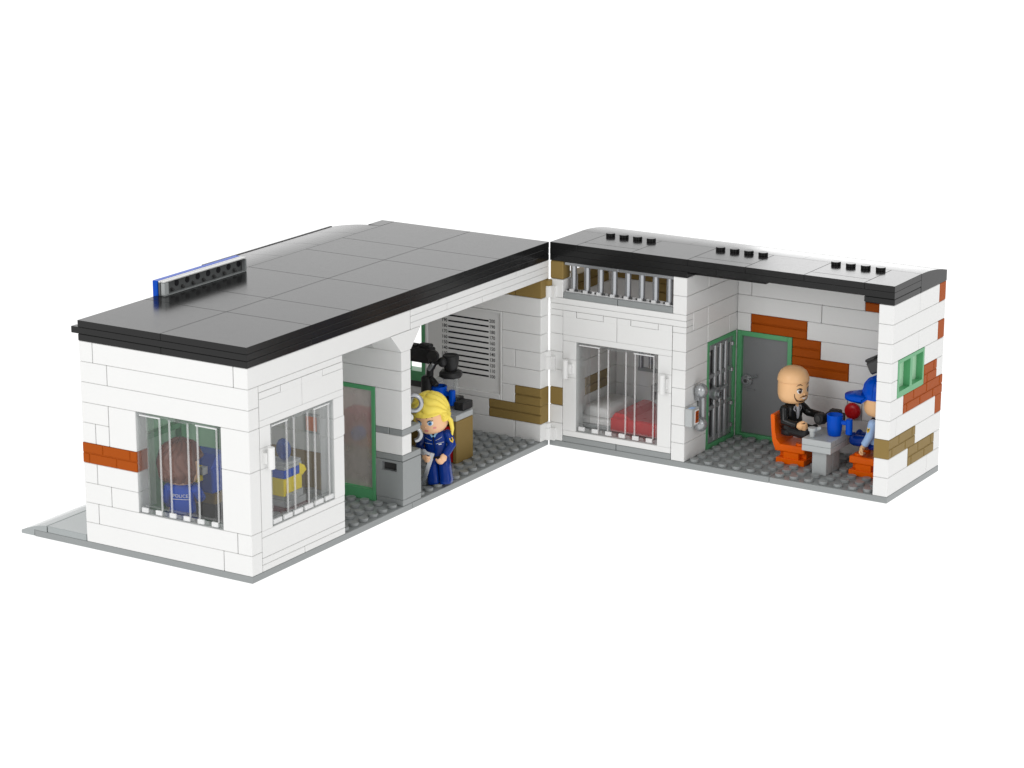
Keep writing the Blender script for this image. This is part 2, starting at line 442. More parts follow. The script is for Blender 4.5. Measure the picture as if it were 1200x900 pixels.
# partition wall with green door and pillar (front face y = 120)
b = MB()
for r in range(1, 10):
    z0, z1 = ROW(r)
    if r in (1,): b.brick(-88, -24, 120, 128, z0, z1, WHITE); b.brick(-24, -16.05, 120, 128, z0, z1, WHITE)
    elif r in (2, 3):
        b.brick(-88, -48, 120, 128, z0, z1, WHITE); b.brick(-48, 0, 120, 128, z0, z1, WHITE)
    else: b.brick(-88, -48, 120, 128, z0, z1, TAN if r in (8, 9) else WHITE)
b.brick(-88, -8, 120, 128, *ROW(0), WHITE)
part(b, 'wall', A)
b = MB()
b.brick(-16, 0, 120, 128, 41.6, 60.8, WHITE); b.brick(-16, 0, 120, 128, 28.8, 38.4, WHITE)
b.brick(-16, -8, 120, 128, 38.4, 41.6, GREY); b.brick(-8, 0, 120, 136, 38.4, 41.6, GREY)
part(b, 'pillar', A)
b = MB(); b.prism([(111.2, 89.5), (120, 80.1), (128, 80.1), (136.5, 89.5)], 'x', -15.9, -.1, WHITE)
part(b, 'capital', A)
b = MB()
b.brick(-16, 0, 120, 136, 25.6, 28.8, GREY); b.brick(-16, 0, 120, 136, 3.2, 6.4, GREY)
b.box(-15.9, -.1, 123, 135.9, 6.45, 25.5, GREY); b.box(-15.9, -.1, 120.1, 123.2, 6.45, 19.9, GREY, .1)
b.box(-15.9, -12.6, 120.1, 123.2, 19.8, 25.5, GREY, .05); b.box(-3.8, -.1, 120.1, 123.2, 19.8, 25.5, GREY, .05); b.box(-12.7, -3.7, 120.1, 123.2, 24.3, 25.5, GREY, .05)
b.box(-12.4, -4, 119.95, 120.6, 19.7, 20.2, GREY, .1); b.box(-12.5, -3.9, 122.8, 123.05, 20, 24.2, DGREY, .02)  # dark sheet at the back of the slot stands in for its shade
part(b, 'locker', A, 'grey box with a hand slot under the white pillar')
P = place('y-', -48, 120, 3.2)
b = MB(); door_frame(b, P, 32, 57.6, GREEN, 2.2, sill=5.6); lbox(b, P, 2.3, 29.7, 1.5, 2.5, 3.6, 5.9, GREEN)
d = part(b, 'door', A, 'green framed door with smoky pane')
b = MB(); lbox(b, P, 2.3, 29.7, 2.2, 3.0, 5.7, 55.1, FROST, .05); sub(b, 'pane', d)
# far wall with height chart (front face y = 248)
b = MB()
for r in range(0, 10):
    z0, z1 = ROW(r); L = []
    if r == 0: L = [(-96, -8), (-8, 0)] if False else [(-96, -8)]
    elif r == 1: L = [(-96, -32)]
    elif r == 2: L = [(-96, 0)]
    elif r in (3, 4, 6): L = [(-24, 0)]
    elif r == 5: L = [(-24, -16), (-16, 0)]
    elif r == 7: L = [(-24, -16)]
    elif r == 8: L = [(-96, -32)]
    elif r == 9: L = [(-96, -48), (-48, -16), (-16, 0)]
    for x0, x1 in L: b.brick(x0, x1, 248, 256, z0, z1, WHITE)
    if 3 <= r <= 7: b.brick(-96, -88, 248, 256, z0, z1, WHITE)
b.brick(-88, -72, 248, 256, ROW(3)[0], ROW(3)[1], WHITE)
fw = part(b, 'wall', A)
def patch(fn, label, root):
    q = MB(); fn(q); return part(q, 'brick_patch', root, label)
patch(lambda q: (planks(q, 'y-', 248, -16, 0, *ROW(7), TAN), planks(q, 'y-', 248, -32, 0, *ROW(8), TAN)), 'dark tan plank patch low beside the hinge', A)
patch(lambda q: (q.brick(-32, -16, 248, 256, *ROW(1), TAN), q.brick(-16, 0, 248, 256, *ROW(1), TAN)), 'dark tan bricks under the beam', A)
b = MB()
b.box(-72, -70.9, 248.1, 255.9, 22.5, 70.3, CHART); b.box(-25.1, -24, 248.1, 255.9, 22.5, 70.3, CHART)
b.box(-70.9, -25.1, 248.1, 255.9, 69.2, 70.3, CHART, .05); b.box(-70.9, -25.1, 248.1, 255.9, 22.5, 25.6, CHART, .3)
b.box(-71, -25, 249.4, 251, 25, 69.5, CHART, .02)
for i in range(11):
    z = 64.0 - 3.0 * i
    b.box(-58, -32.8, 249.28, 249.6, z - .42, z + .42, BLACKP, .02)
    vs, fs = text_mesh(str(200 - 10 * i), 2.6, .03)
    for x in (-60.3, -30.6): b.add([(x + v[0] * .92, 249.3, z + v[1]) for v in vs], fs, BLACKP)
part(b, 'height_chart', A, 'white height chart panel ruled from 100 to 200')
P = place('y-', -88, 248, 22.4)
b = MB(); door_frame(b, P, 16, 38.4, GREEN, 2.4, sill=8.5); lbox(b, P, .1, 15.9, -.4, 2, .05, 3.2, DGREY)
part(b, 'window', A, 'green framed open window beside the height chart')
# street wall (x = -96) with green doors inside
b = MB()
for r in range(10):
    z0, z1 = ROW(r)
    if r < 4: b.brick(-96, -88, 8, 136, z0, z1, WHITE); b.brick(-96, -88, 136, 248, z0, z1, WHITE)
    else: b.brick(-96, -88, 8, 32, z0, z1, WHITE); b.brick(-96, -88, 96, 168, z0, z1, WHITE); b.brick(-96, -88, 168, 248, z0, z1, WHITE)
part(b, 'wall', A)
b = MB()
b.box(-95.5, -88, 32.1, 35, 3.3, 60.7, GREEN); b.box(-95.5, -88, 93, 95.9, 3.3, 60.7, GREEN); b.box(-95.5, -88, 35, 93, 57.5, 60.7, GREEN, .05); b.box(-95.5, -88, 62, 66, 3.3, 57.5, GREEN, .05)
b.box(-95.5, -88.3, 35, 93, 44, 46.5, GREEN, .05)
d = part(b, 'door', A, 'green double street door seen from inside')
b = MB(); b.box(-93, -91.5, 35, 93, 3.4, 57.5, mat('door_green_panel', (.40, .70, .47), .3), .02); sub(b, 'panel', d)
b = MB(); b.box(-87.9, -8.1, 8.1, 119.9, 98.2, 99.1, WHITE, .05); part(b, 'bounce_ceiling', A)  # white sheet added under the black roof to bounce light indoors
b = MB(); b.box(-87.9, -8.1, 128.1, 247.9, 98.2, 99.1, WHITE, .05); part(b, 'bounce_ceiling', A)  # same added bounce sheet over the second room
# roof
b = MB()
for y0, y1 in ((0, 128), (128, 256)):
    b.brick(-96, 0, y0, y1, 102.4, 105.6, BLACK, g=.08, gz=.03, c=.25)
for y0, y1 in ((0, 48), (48, 128), (128, 192), (192, 256)): b.brick(-96, -48, y0, y1, 99.2, 102.4, BLACK, g=.06, gz=.03, c=.25); b.brick(-48, 0, y0, y1, 99.2, 102.4, BLACK, g=.06, gz=.03, c=.25)
ys = [0, 48, 80, 128, 176, 208, 256]
for y0, y1 in zip(ys[:-1], ys[1:]):
    b.brick(-96, -48, y0, y1, 105.6, 108.8, BLACK, g=.09, gz=.03, c=.12); b.brick(-48, 0, y0, y1, 105.6, 108.8, BLACK, g=.09, gz=.03, c=.12)
for y0 in (124, 156, 188, 220):
    y1 = min(y0 + 32, 243)
    prof = [(-96.1, 102.5), (-96.1, 108.75)] + [(-96.1 - 31.8 * t, 108.75 - 3.9 * t * t) for t in (.1, .2, .3, .4, .5, .6, .7, .8, .9, 1)] + [(-127.9, 102.5)]
    b.prism(prof, 'y', y0 + .1, y1 - .1, BLACK); b.box(-128.6, -127.4, max(y0, 132) + .1, y1 - .1, 102.6, 105.25, BLACK, .1)
b.box(-104, -96.1, 243, 256, 102.5, 108.78, BLACK, .12)
b.box(-100, -95, .2, 4, 102.4, 105.5, BLACK, .2)
part(b, 'roof', A)
b = MB()
b.box(-97.6, -94.6, 56, 120, 106.5, 116, BLUE, .2)
sg = part(b, 'sign', A, 'blue sign strip with white back standing on the roof edge')
b = MB()
b.box(-94.4, -93.2, 56.4, 119.6, 108.85, 115.2, mat('sign_back_shade', (.11, .115, .115), .35), .1); b.box(-94.4, -93.2, 56.4, 119.6, 115.2, 116, WHITE, .1)  # shade in the recess of the white back painted as dark grey
b.box(-92.8, -90.6, 56.4, 119.6, 115.4, 116, WHITE, .1); b.box(-92.8, -90.6, 56.4, 119.6, 108.85, 109.3, GREY, .1)
b.box(-92.8, -90.6, 56.4, 59.4, 109.4, 115.1, LGREY, .1); b.box(-92.8, -90.6, 118.6, 119.6, 109.4, 115.1, GREY, .1)
for i in range(8): b.cyl((-93.4, 60.5 + 8 * i, 112.9), (-92.9, 60.5 + 8 * i, 112.9), 1.5, BLACKP, seg=16, c=.05)  # black discs painted as the shade inside the stud holes
for i in range(7): b.cyl((-93.4, 64.5 + 8 * i, 110.8), (-91.8, 64.5 + 8 * i, 110.3), .8, DGREY, seg=14)
sub(b, 'sign_back', sg)

# ================================================================== WING B (shorter wing on the right)
DX = .25
B = thing('toy_building', 'shorter white brick wing with jail cell window and row of rooftop studs', 'toy building', (96 + DX, 288, 0))
class MBB(MB):
    def add(s, vs, fs, m, smooth=False): super().add([(v[0] + DX, v[1], v[2]) for v in vs], fs, m, smooth)
OLD = MB; MB = MBB
b = MB()
b.brick(0, 128, 256, 320, 0, 3.2, GREY, g=.1, gz=0); b.brick(128, 192, 256, 320, 0, 3.2, GREY, g=.1, gz=0)
studs(b, [84 + 8 * i for i in range(13)], [260 + 8 * i for i in range(7)], 3.2, GREY)
b.brick(8, 40, 256, 264, 3.2, 6.4, GREY); b.brick(40, 72, 256, 264, 3.2, 6.4, GREY)
b.brick(8, 72, 264, 312, 3.2, 6.4, GREY)
part(b, 'base_plate', B)
# left wall and front of the cell
b = MB()
for r in range(10):
    z0, z1 = ROW(r)
    if r in (0, 7): b.brick(0, 8, 256, 264, z0, z1, TAN, c=.5)
    elif r == 2: b.brick(0, 8, 256, 264, z0, 73.6, WHITE)
    elif r == 1: b.brick(0, 8, 256, 264, 80, z1, WHITE)
    else: b.brick(0, 8, 256, 264, z0, z1, WHITE)
    if r == 7: b.brick(0, 8, 264, 280, z0, z1, WHITE); b.brick(0, 8, 304, 320, z0, z1, WHITE)
    elif r == 0: b.brick(0, 8, 312, 320, z0, z1, WHITE)  # unseen top course left open to let light into the cell
    elif r == 1: b.brick(0, 8, 264, 272, z0, z1, WHITE); planks(b, 'x+', 8, 272, 304, z0, z1, TAN); b.brick(0, 8, 304, 320, z0, z1, WHITE)
    else: b.brick(0, 8, 264, 296, z0, z1, WHITE); b.brick(0, 8, 296, 320, z0, z1, WHITE)
planks(b, 'x+', 8, 280, 304, *ROW(7), TAN)
part(b, 'wall', B)
b = MB()
b.brick(8, 72, 256, 264, 6.4, 9.6, WHITE)
part(b, 'sill', B)
b = MB()
b.brick(0, 80, 256, 264, 73.6, 76.8, WHITE); b.brick(0, 80, 256, 264, 76.8, 80, WHITE)
part(b, 'lintel', B)
bay(B, 'y-', 8, 256, 9.6, [(8, 24), (40, 56)])
clear_window(B, 'y-', 16, 256, 9.6)
gr = MB()
gr.brick(8, 40, 256.1, 264, 80, 83.2, GREY); gr.brick(40, 72, 256.1, 264, 80, 83.2, GREY)
gr.brick(8, 40, 257, 264, 97.2, 99.1, CHROME); gr.brick(40, 72, 257, 264, 97.2, 99.1, CHROME)
gr.box(8.2, 71.8, 258, 263.5, 83.15, 83.7, CLEARS, .05)
gw = part(gr, 'grille', B, 'silver barred grille above the cell window')
for i in range(8):
    x = 12 + 8 * i
    q = MB(); q.cyl((x, 260.2, 83.6), (x, 260.2, 97.3), 1.65, CHROME, seg=16)
    q.cyl((x - 2.2, 259.2, 83.2), (x - 2.2, 259.2, 84.6), .9, DGREY, seg=10); q.cyl((x + 2.2, 259.2, 83.2), (x + 2.2, 259.2, 84.6), .9, DGREY, seg=10)
    q.box(x - 1.2, x + 1.2, 257.6, 259, 83.2, 84.9, CLEARS, .1)
    sub(q, 'bar', gw)
# dividing wall x 72..80
b = MB()
for r in range(10):
    z0, z1 = ROW(r)
    if r == 0: b.brick(72, 80, 256, 280, z0, z1, WHITE); b.brick(72, 80, 280, 312, z0, z1 + 3.1, WHITE)
    elif r == 1: b.brick(72, 80, 256, 312, z0, z1, WHITE)
    elif r == 2: b.brick(72, 80, 256, 264, z0, 73.6, WHITE); b.brick(72, 80, 264, 280, z0, z1, WHITE); b.brick(72, 80, 280, 312, z0, z1, WHITE)
    elif r == 3: b.brick(72, 80, 256, 280, z0, z1, WHITE); b.brick(72, 80, 280, 304, z0, z1, WHITE); b.brick(72, 80, 304, 312, z0, z1, WHITE)
    else: b.brick(72, 80, 256, 280, z0, z1, WHITE)
part(b, 'wall', B)
P = place('x+', 280, 80, 3.2)
b = MB(); door_frame(b, P, 32, 57.6, GREEN, 2.2); d = part(b, 'door', B, 'green framed jail door with silver bars')
b = MB()
lbox(b, P, 2.3, 5, 1, 2.6, 2.5, 55.3, SILVER); lbox(b, P, 27, 29.7, 1, 2.6, 2.5, 55.3, SILVER)
lbox(b, P, 5, 27, 1, 2.6, 52.2, 55.3, SILVER, .05); lbox(b, P, 5, 27, 1, 2.6, 2.5, 5.5, SILVER, .05)
for w0 in (20.2, 37.2): lbox(b, P, 2.5, 29.5, .7, 2.3, w0, w0 + 2.2, SILVER)
for u in (10.6, 16.6, 22.4): b.cyl(P(u, 1.6, 3), P(u, 1.6, 54), 1.5, SILVER, seg=12)
for u in (3, 29):
    for w0 in (6, 18, 36, 50): b.cyl(P(u, .9, w0), P(u, .9, w0 + 2), 1, SILVER, seg=10)
lbox(b, P, 2.4, 29.6, 4.5, 5.2, 2.5, 55.2, mat('gate_back_plastic', (.13, .13, .135), .35), .02)
gt = sub(b, 'barred_gate', d)
P2 = P
b = MB(); b.cyl(P(8, 1.2, 29), P(8, -2.2, 29), 3.4, SILVER); b.cyl(P(8, -2.2, 29), P(8, -3.6, 29), 2.1, CHROME); b.cyl(P(8, -3.5, 29), P(8, -3.7, 29), 1.1, DGREY); b.tube([P(9, -1.5, 29.6), P(19, -1.5, 31.2)], .9, SILVER)
sub(b, 'lock', d)
# back wall
b = MB()
W = lambda x0, x1, r: b.brick(x0, x1, 312, 320, *ROW(r), WHITE)
b.brick(0, 80, 312, 320, 99.2, 102.4, WHITE); b.brick(80, 184, 312, 320, 99.2, 102.4, WHITE)
for r in range(3, 10):
    W(8, 40, r); W(40, 80, r)
planks(b, 'y-', 312, 8, 48, *ROW(1), TAN); W(48, 80, 1); W(8, 32, 2); planks(b, 'y-', 312, 32, 48, *ROW(2), TAN); W(48, 80, 2); W(72, 80, 0)  # top course omitted behind the cell, an unseen opening added for light
W(80, 184, 0); W(80, 88, 1); W(88, 152, 1); W(160, 184, 1); W(80, 128, 2); W(128, 184, 2); W(80, 88, 3); W(120, 184, 3)
W(128, 184, 4); W(144, 184, 5); W(112, 184, 6); W(112, 144, 7); W(144, 152, 7); W(152, 184, 7); W(112, 160, 8); W(160, 184, 8); W(112, 184, 9)
part(b, 'wall', B)
patch(lambda q: (planks(q, 'y-', 312, 88, 120, *ROW(3), ORANGE), planks(q, 'y-', 312, 112, 128, *ROW(4), ORANGE), planks(q, 'y-', 312, 112, 144, *ROW(5), ORANGE)), 'rust orange plank patch stepping down behind the bald man', B)
patch(lambda q: planks(q, 'y-', 312, 152, 160, *ROW(1), ORANGE), 'small rust orange brick under the roof edge', B)
P = place('y-', 80.3, 312, 3.2)
b = MB(); door_frame(b, P, 31.6, 57.6, GREEN, 2.6); d = part(b, 'door', B, 'green framed solid grey door in the back corner')
b = MB(); lbox(b, P, 2.6, 29, 2.2, 4, 2.4, 55, DOORG, .1); lbox(b, P, 3.2, 10, 1.7, 2.4, 25.6, 26.4, DOORG, .05); sub(b, 'panel', d)
b = MB(); b.cyl(P(5.6, 2.3, 31), P(5.6, .6, 31), 3.2, SILVER); b.cyl(P(5.6, .7, 31), P(5.6, -.6, 31), 2, SILVER); b.cyl(P(5.6, -.5, 31), P(5.6, -.7, 31), 1, DGREY); b.tube([P(6.5, .3, 31.4), P(12, .3, 34.5)], .35, CHROME); sub(b, 'lock', d)
# outer end wall x 184..192
b = MB()
E_ = lambda y0, y1, r: b.brick(184, 192, y0, y1, *ROW(r), WHITE)
E_(256, 288, 0); E_(288, 312, 0); E_(256, 320, 1); E_(256, 288, 2); E_(288, 312, 2); E_(256, 264, 3); E_(296, 320, 3); E_(256, 264, 4); E_(312, 320, 4)
E_(256, 272, 5); E_(256, 264, 6); E_(264, 312, 6); E_(288, 320, 7); E_(256, 280, 8); E_(312, 320, 8); E_(256, 304, 9); E_(304, 320, 9)
part(b, 'wall', B)
patch(lambda q: (masonry(q, 'x+', 192, 296, 312, *ROW(4), ORANGE), masonry(q, 'x+', 192, 272, 320, *ROW(5), ORANGE)), 'rust orange brick patch under the green window', B)
patch(lambda q: q.brick(184, 192, 312, 320, *ROW(6), ORANGE), 'single rust orange brick at the far edge below the patch', B)
patch(lambda q: q.brick(184, 192, 312, 320, *ROW(0), ORANGE), 'single rust orange brick at the far edge under the roof', B)
patch(lambda q: q.brick(184, 192, 312, 320, *ROW(2), ORANGE), 'single rust orange brick at the far edge level with window top', B)
patch(lambda q: masonry(q, 'x+', 192, 256, 288, *ROW(7), TAN), 'tan brick patch at the near corner', B)
patch(lambda q: masonry(q, 'x+', 192, 280, 312, *ROW(8), TAN), 'tan brick patch one course lower', B)
P = place('x+', 264, 192, 51.2)
b = MB(); door_frame(b, P, 32, 19.2, GREEN, 1.9, sill=3.1); lbox(b, P, 14.6, 17.4, .1, 7.8, 3.1, 17.4, GREEN, .05)
d = part(b, 'window', B, 'green two light window')
b = MB(); lbox(b, P, 1.9, 14.6, 3.6, 4.4, 3.1, 17.4, PALEG, .02); sub(b, 'pane', d)
b = MB(); lbox(b, P, 17.4, 30.1, 3.6, 4.4, 3.1, 17.4, PALEG, .02); sub(b, 'pane', d)
b = MB(); b.box(8.1, 71.9, 264.1, 311.9, 98.2, 99.1, WHITE, .05); part(b, 'bounce_ceiling', B)  # added unseen white sheet, bounces light inside the cell
# roof
b = MB()
b.brick(0, 80, 256, 288, 99.2, 102.4, BLACK, g=.03, gz=.01); b.box(80.1, 119.6, 264.5, 288, 99.3, 102.4, BLACK, .1)
b.brick(176, 192, 256, 288, 99.2, 102.42, BLACK, g=.03, gz=.01, c=.5)
for x0, x1 in ((0, 96), (96, 192)): b.brick(x0, x1, 256, 288, 102.4, 105.6, BLACK, g=.05, gz=.01, c=.1)
xs = [0, 16, 48, 80, 112, 144, 176, 192]
for i, (x0, x1) in enumerate(zip(xs[:-1], xs[1:])):
    if i in (1, 3, 5):
        b.brick(x0, x1, 256, 264, 105.6, 108.8, BLACK, g=.08, gz=.03, c=.12); b.brick(x0, x1, 264, 288, 105.6, 108.8, BLACK, g=.08, gz=.03, c=.12)
    else: b.brick(x0, x1, 256, 288, 105.6, 108.8, BLACK, g=.08, gz=.03, c=.12)
for x0, x1 in ((0, 64), (64, 128), (128, 192)):
    prof = [(288.1, 99.3), (288.1, 108.75)] + [(288.1 + 31.8 * t, 108.75 - 4.0 * t * t) for t in (.08, .16, .25, .33, .42, .5, .6, .7, .8, .9, 1)] + [(319.9, 99.3)]
    b.prism(prof, 'x', x0 + .05, x1 - .05, BLACK)
rf = part(b, 'roof', B)
for x0 in (20, 84, 148):
    for k in range(4):
        q = MB(); q.cyl((x0 + 8 * k, 284, 108.75), (x0 + 8 * k, 284, 110.6), 2.45, BLACK, seg=22, c=.2); q.T = None
        o = sub(q, 'roof_stud', rf)
# hinge knuckles
for z0, z1, zc in ((41.4, 51.1, 48.4), (79.9, 86, None), (3.3, 12.4, 9.9)):
    b = MB()
    if zc: b.cyl((-.3, 255, z0), (-.3, 255, zc - .1), 2.1, WHITE); b.cyl((-.3, 255, zc), (-.3, 255, z1), 2.1, WHITE)
    else: b.cyl((-.3, 255, z0), (-.3, 255, 86), 2.1, WHITE); b.cyl((-.3, 255, 86.1), (-.3, 255, 89), 2.1, TAN)
    b.box(-.3, 4, 254.6, 256.3, z0, (zc or 86), WHITE, .1)
    part(b, 'hinge', B)
MB = OLD
# the cell's back window with bars (seen dimly through the clear window)
b = MBB()
b.box(22, 50, 310.9, 312.2, 31, 33, GREY); b.box(22, 50, 310.9, 312.2, 52, 54, GREY)
for x in (24, 30, 36, 42, 48): b.cyl((x, 311, 33), (x, 311, 52), 1.2, SILVER, seg=10)
part(b, 'grille', B, 'small grey barred vent on the cell wall')

# ================================================================== things in the cell
t = thing('bed', 'grey bed with white mattress behind the clear cell window', 'bed', (40, 286, 6.4))
b = MB(); b.box(10, 71, 268, 302, 6.45, 9.5, GREY); b.box(10, 71, 268, 302, 9.6, 11, LGREY); part(b, 'bed_frame', t)
b = MB(); b.box(10.5, 71, 268, 302, 11.05, 14.5, WHITE, .8); part(b, 'mattress', t)
def one(mb, name, label, cat, group=None):
    o = mb.build(name); o['label'] = label; o['category'] = cat
    if group: o['group'] = group
    return o
b = MB(); b.loft([(20, 286, 14.55, 8.5, 14.6, 7), (20, 286, 15.0, 8.9, 15, 7), (19.4, 286, 18.6, 7.6, 14.6, 7), (19.0, 286, 19.6, 6.4, 14, 6)], WHITE)
one(b, 'pillow', 'white pillow at the head of the bed', 'pillow')
b = MB(); b.box(31, 70.8, 267.2, 300, 14.6, 17.2, RED, .7); b.box(31, 70.8, 266.4, 267.9, 9.5, 16.9, RED, .5)
b.prism([(31, 17.1), (42, 17.1), (38, 19.2), (33, 19.4)], 'y', 268.5, 299, RED)
one(b, 'blanket', 'red blanket spread over the lower bed', 'blanket')
t = thing('sink', 'grey wall sink with white tap in the cell corner', 'sink', (50, 305, 25))
b = MB(); b.box(38, 62, 297, 311.8, 25, 28.4, GREY, .4); b.box(40, 60, 299, 310, 28.3, 28.8, DOORG, .1); b.box(38, 40, 297, 311.8, 20, 25.1, GREY, .3); part(b, 'basin', t)
b = MB(); b.cyl((49, 305, 28.7), (49, 305, 33), 1.2, WHITE); b.tube([(49, 305, 32), (49, 301, 33.2), (49, 298, 31.8)], 1, WHITE); b.tube([(45.5, 305, 32.2), (52.5, 305, 32.2)], .8, WHITE); part(b, 'tap', t)

# ================================================================== furniture in the visiting room (wing B)
def make_chair():
    t = thing('chair', 'orange chair on the left of the table under the bald man', 'chair', (128, 288, 3.2), 0, 'orange chairs at the table')
    b = MB()
    b.box(120.1, 135.9, 280.1, 295.9, 3.25, 6.3, CHAIRO); b.box(124, 132.5, 280.6, 295.4, 6.3, 9.6, CHAIRO); b.box(120.6, 135.4, 284, 292, 6.3, 9.6, CHAIRO)
    part(b, 'base', t)
    b = MB(); b.box(119.2, 135.9, 280.1, 295.9, 9.65, 13.4, CHAIRO, .5); studs(b, (132,), (284, 292), 13.3, CHAIRO, h=1.2); part(b, 'seat', t)
    b = MB()
    out = [(119.3, 11.0), (117.9, 14.5), (117.2, 20), (116.6, 27.8), (117.0, 28.4), (118.3, 28.4), (118.8, 27.8), (119.2, 20), (120.2, 15.6), (122.2, 13.5), (122.2, 12.6)]
    b.prism(out, 'y', 280.2, 295.8, CHAIRO); part(b, 'backrest', t)
    return t
def copy_tree(o, par=None):
    c = o.copy(); C.objects.link(c)
    if par: c.parent = par; c.matrix_parent_inverse = o.matrix_parent_inverse.copy()
    for ch in [x for x in bpy.data.objects if x.parent == o]: copy_tree(ch, c)
    return c
bpy.context.view_layer.update()
ch = make_chair()
c2 = copy_tree(ch); c2.location = Vector((168.4, 288, 3.2)) * S; c2.rotation_euler = (0, 0, math.pi)
c2['label'] = 'orange chair on the right of the table under the person in a blue cap'

t = thing('table', 'small grey table with one leg between the orange chairs', 'table', (148, 276, 3.2))
b = MB(); b.box(140.1, 155.9, 268.1, 291.9, 16.05, 19.15, LGREY); b.box(140.1, 155.9, 268.1, 291.9, 19.25, 22.4, LGREY); part(b, 'table_top', t)
b = MB(); b.box(144.1, 151.9, 272.1, 279.9, 3.25, 16, LGREY); b.box(144.1, 151.9, 280, 287.9, 3.25, 16, LGREY); part(b, 'leg', t)

def make_mug(loc, rz, label):
    t = thing('mug', label, 'mug', loc, rz, 'blue mugs')
    b = OLD()
    pr = [(0, 0), (3.0, 0), (3.3, .3), (3.8, 3.5), (4.05, 10.6), (3.9, 10.9), (3.5, 10.8), (3.3, 4), (2.8, 1.5), (0, 1.3)]
    b.lathe(pr, (0, 0, 0), BLUE, 28)
    o = b.build('cup'); o.parent = t
    b = OLD()
    b.box(3.6, 8, -.9, .9, 6.2, 8.4, BLUE, .4); b.cyl((8, 0, 1.6), (8, 0, 9.6), 1.75, BLUE, seg=16, c=.35)
    o = b.build('handle'); o.parent = t
    return t
make_mug((151.8, 281, 22.45), R_(-2), 'blue mug on the small grey table')
make_mug((-33.5, 203, 28.85), R_(-2), 'blue mug on the tan desk behind the blonde woman')
t = thing('microphone', 'small silver stand-up piece near the table edge', 'microphone', (143.6, 272.5, 22.45))
b = MB(); b.cyl((143.6, 272.5, 22.45), (143.6, 272.5, 25.6), 1.35, LGREY); b.cyl((143.6, 272.5, 25.5), (143.6, 272.5, 27.3), 2.0, LGREY, r1=2.3); part(b, 'stem', t)
b = MB(); b.tube([(144, 273, 25.6), (146.5, 275.5, 26.8)], 1, LGREY, 10); part(b, 'clip', t)
t = thing('camera', 'black camera with round lens held over the table by the bald man', 'camera', (146, 287, 25))
b = MB(); b.box(143.4, 152.6, 287, 292.5, 26.5, 31.6, BLACKM, .7); b.box(145, 151, 288, 292, 31.4, 33.2, BLACKM, .6); part(b, 'body', t)
b = MB(); b.cyl((142.4, 287.8, 28.2), (141.2, 283.6, 28.6), 3.0, BLACKM, seg=24, c=.4); b.cyl((141.2, 283.6, 28.6), (141.1, 283.3, 28.62), 1.7, DGREY, seg=20, c=.1); part(b, 'lens', t)

# alarm button, telephone, security camera
t = thing('alarm_button', 'round red button on the back wall between the two seated people', 'alarm button', (148, 311, 27))
b = MB(); b.cyl((148, 312, 27.3), (148, 311.2, 27.3), 3.2, WHITE); part(b, 'collar', t)
b = MB(); b.lathe([(4.2, 0), (4.4, .5), (4.3, 1.4), (3.6, 2.3), (2, 2.7), (0, 2.75)], (148, 311.2, 27.3), RED, 32, (0, -1, 0)); part(b, 'button', t)
t = thing('wall_telephone', 'grey wall telephone with orange keypad beside the jail door', 'telephone', (82, 264, 20))
b = MB(); b.box(80.6, 84.6, 255.2, 263.2, 22.4, 31.8, LGREY, .4); part(b, 'box', t)
b = MB(); b.box(84.5, 84.8, 258.6, 262.8, 23.2, 30.6, WHITEP, .05); b.box(84.75, 84.95, 259.0, 262.4, 23.8, 30.0, ORANGE, .05)
for i in range(3):
    for j in range(3): b.box(84.9, 85.05, 259.3 + 1.1 * i, 259.9 + 1.1 * i, 25 + 1.6 * j, 25.8 + 1.6 * j, MAROON, .02)
b.box(82, 84.4, 256.5, 260, 31.75, 31.95, SKYB, .03); part(b, 'keypad', t)
b = MB()
for z in (39.0, 21.4): b.ell((83.9, 266.6, z), (3.5, 3.5, 3.9), SILVER, 24, 16)
b.tube([(83, 269.6, 39), (82.6, 270.4, 34), (82.6, 270.4, 27), (83, 269.6, 21.4)], 2.2, SILVER, 14); b.box(80.5, 82.6, 266, 270, 33.5, 37, SILVER)
part(b, 'handset', t)
t = thing('security_camera', 'dark grey camera high on the end wall above the blue cap', 'security camera', (180, 290, 58))
b = MB(); b.T = Matrix.Translation((171.5, 291, 59.6)) @ Matrix.Rotation(R_(-28), 4, 'Y') @ Matrix.Rotation(R_(-10), 4, 'Z')
b.box(-6.2, 7, -4, 4, -3, 3.8, DGREY, .9); b.box(-6.6, 0, -3.2, 3.2, 3.6, 5.2, DGREY, .6); b.cyl((-6, 0, 0), (-7.2, 0, 0), 2.4, CLEARF); part(b, 'body', t)
b = MB(); b.tube([(175, 291, 60), (184.2, 291, 58)], 1.5, DGREY); b.cyl((183, 291, 58), (184.3, 291, 58), 3, DGREY); part(b, 'bracket', t)

# ================================================================== wing A interior things
t = thing('desk', 'tan desk with grey top behind the blonde woman', 'desk', (-36, 200, 3.2))
b = MB(); b.brick(-56, -16, 192, 208, 25.6, 28.8, LGREY, c=.25); part(b, 'desk_top', t)
b = MB()
b.brick(-18.5, -16, 192, 208, 3.2, 25.6, TAN); b.brick(-56, -53.5, 192, 208, 3.2, 25.6, TAN); b.brick(-53.5, -18.5, 204, 208, 3.2, 25.6, TAN)
part(b, 'panel', t)
b = MB(); b.brick(-31, -18.7, 192.6, 195, 3.4, 22, RED); part(b, 'front_panel', t, 'red front of the desk')
t = thing('video_camera', 'black video camera on a bent stand on the desk', 'video camera', (-39, 201, 28.8))
b = MB(); b.box(-52, -36.6, 198.5, 205, 51.5, 59.2, BLACKM, .5); b.box(-44, -37.2, 199.5, 204, 59, 61.2, BLACKM, .6); b.box(-50, -45.5, 199.5, 204, 59, 60.2, BLACKM, .5); part(b, 'body', t)
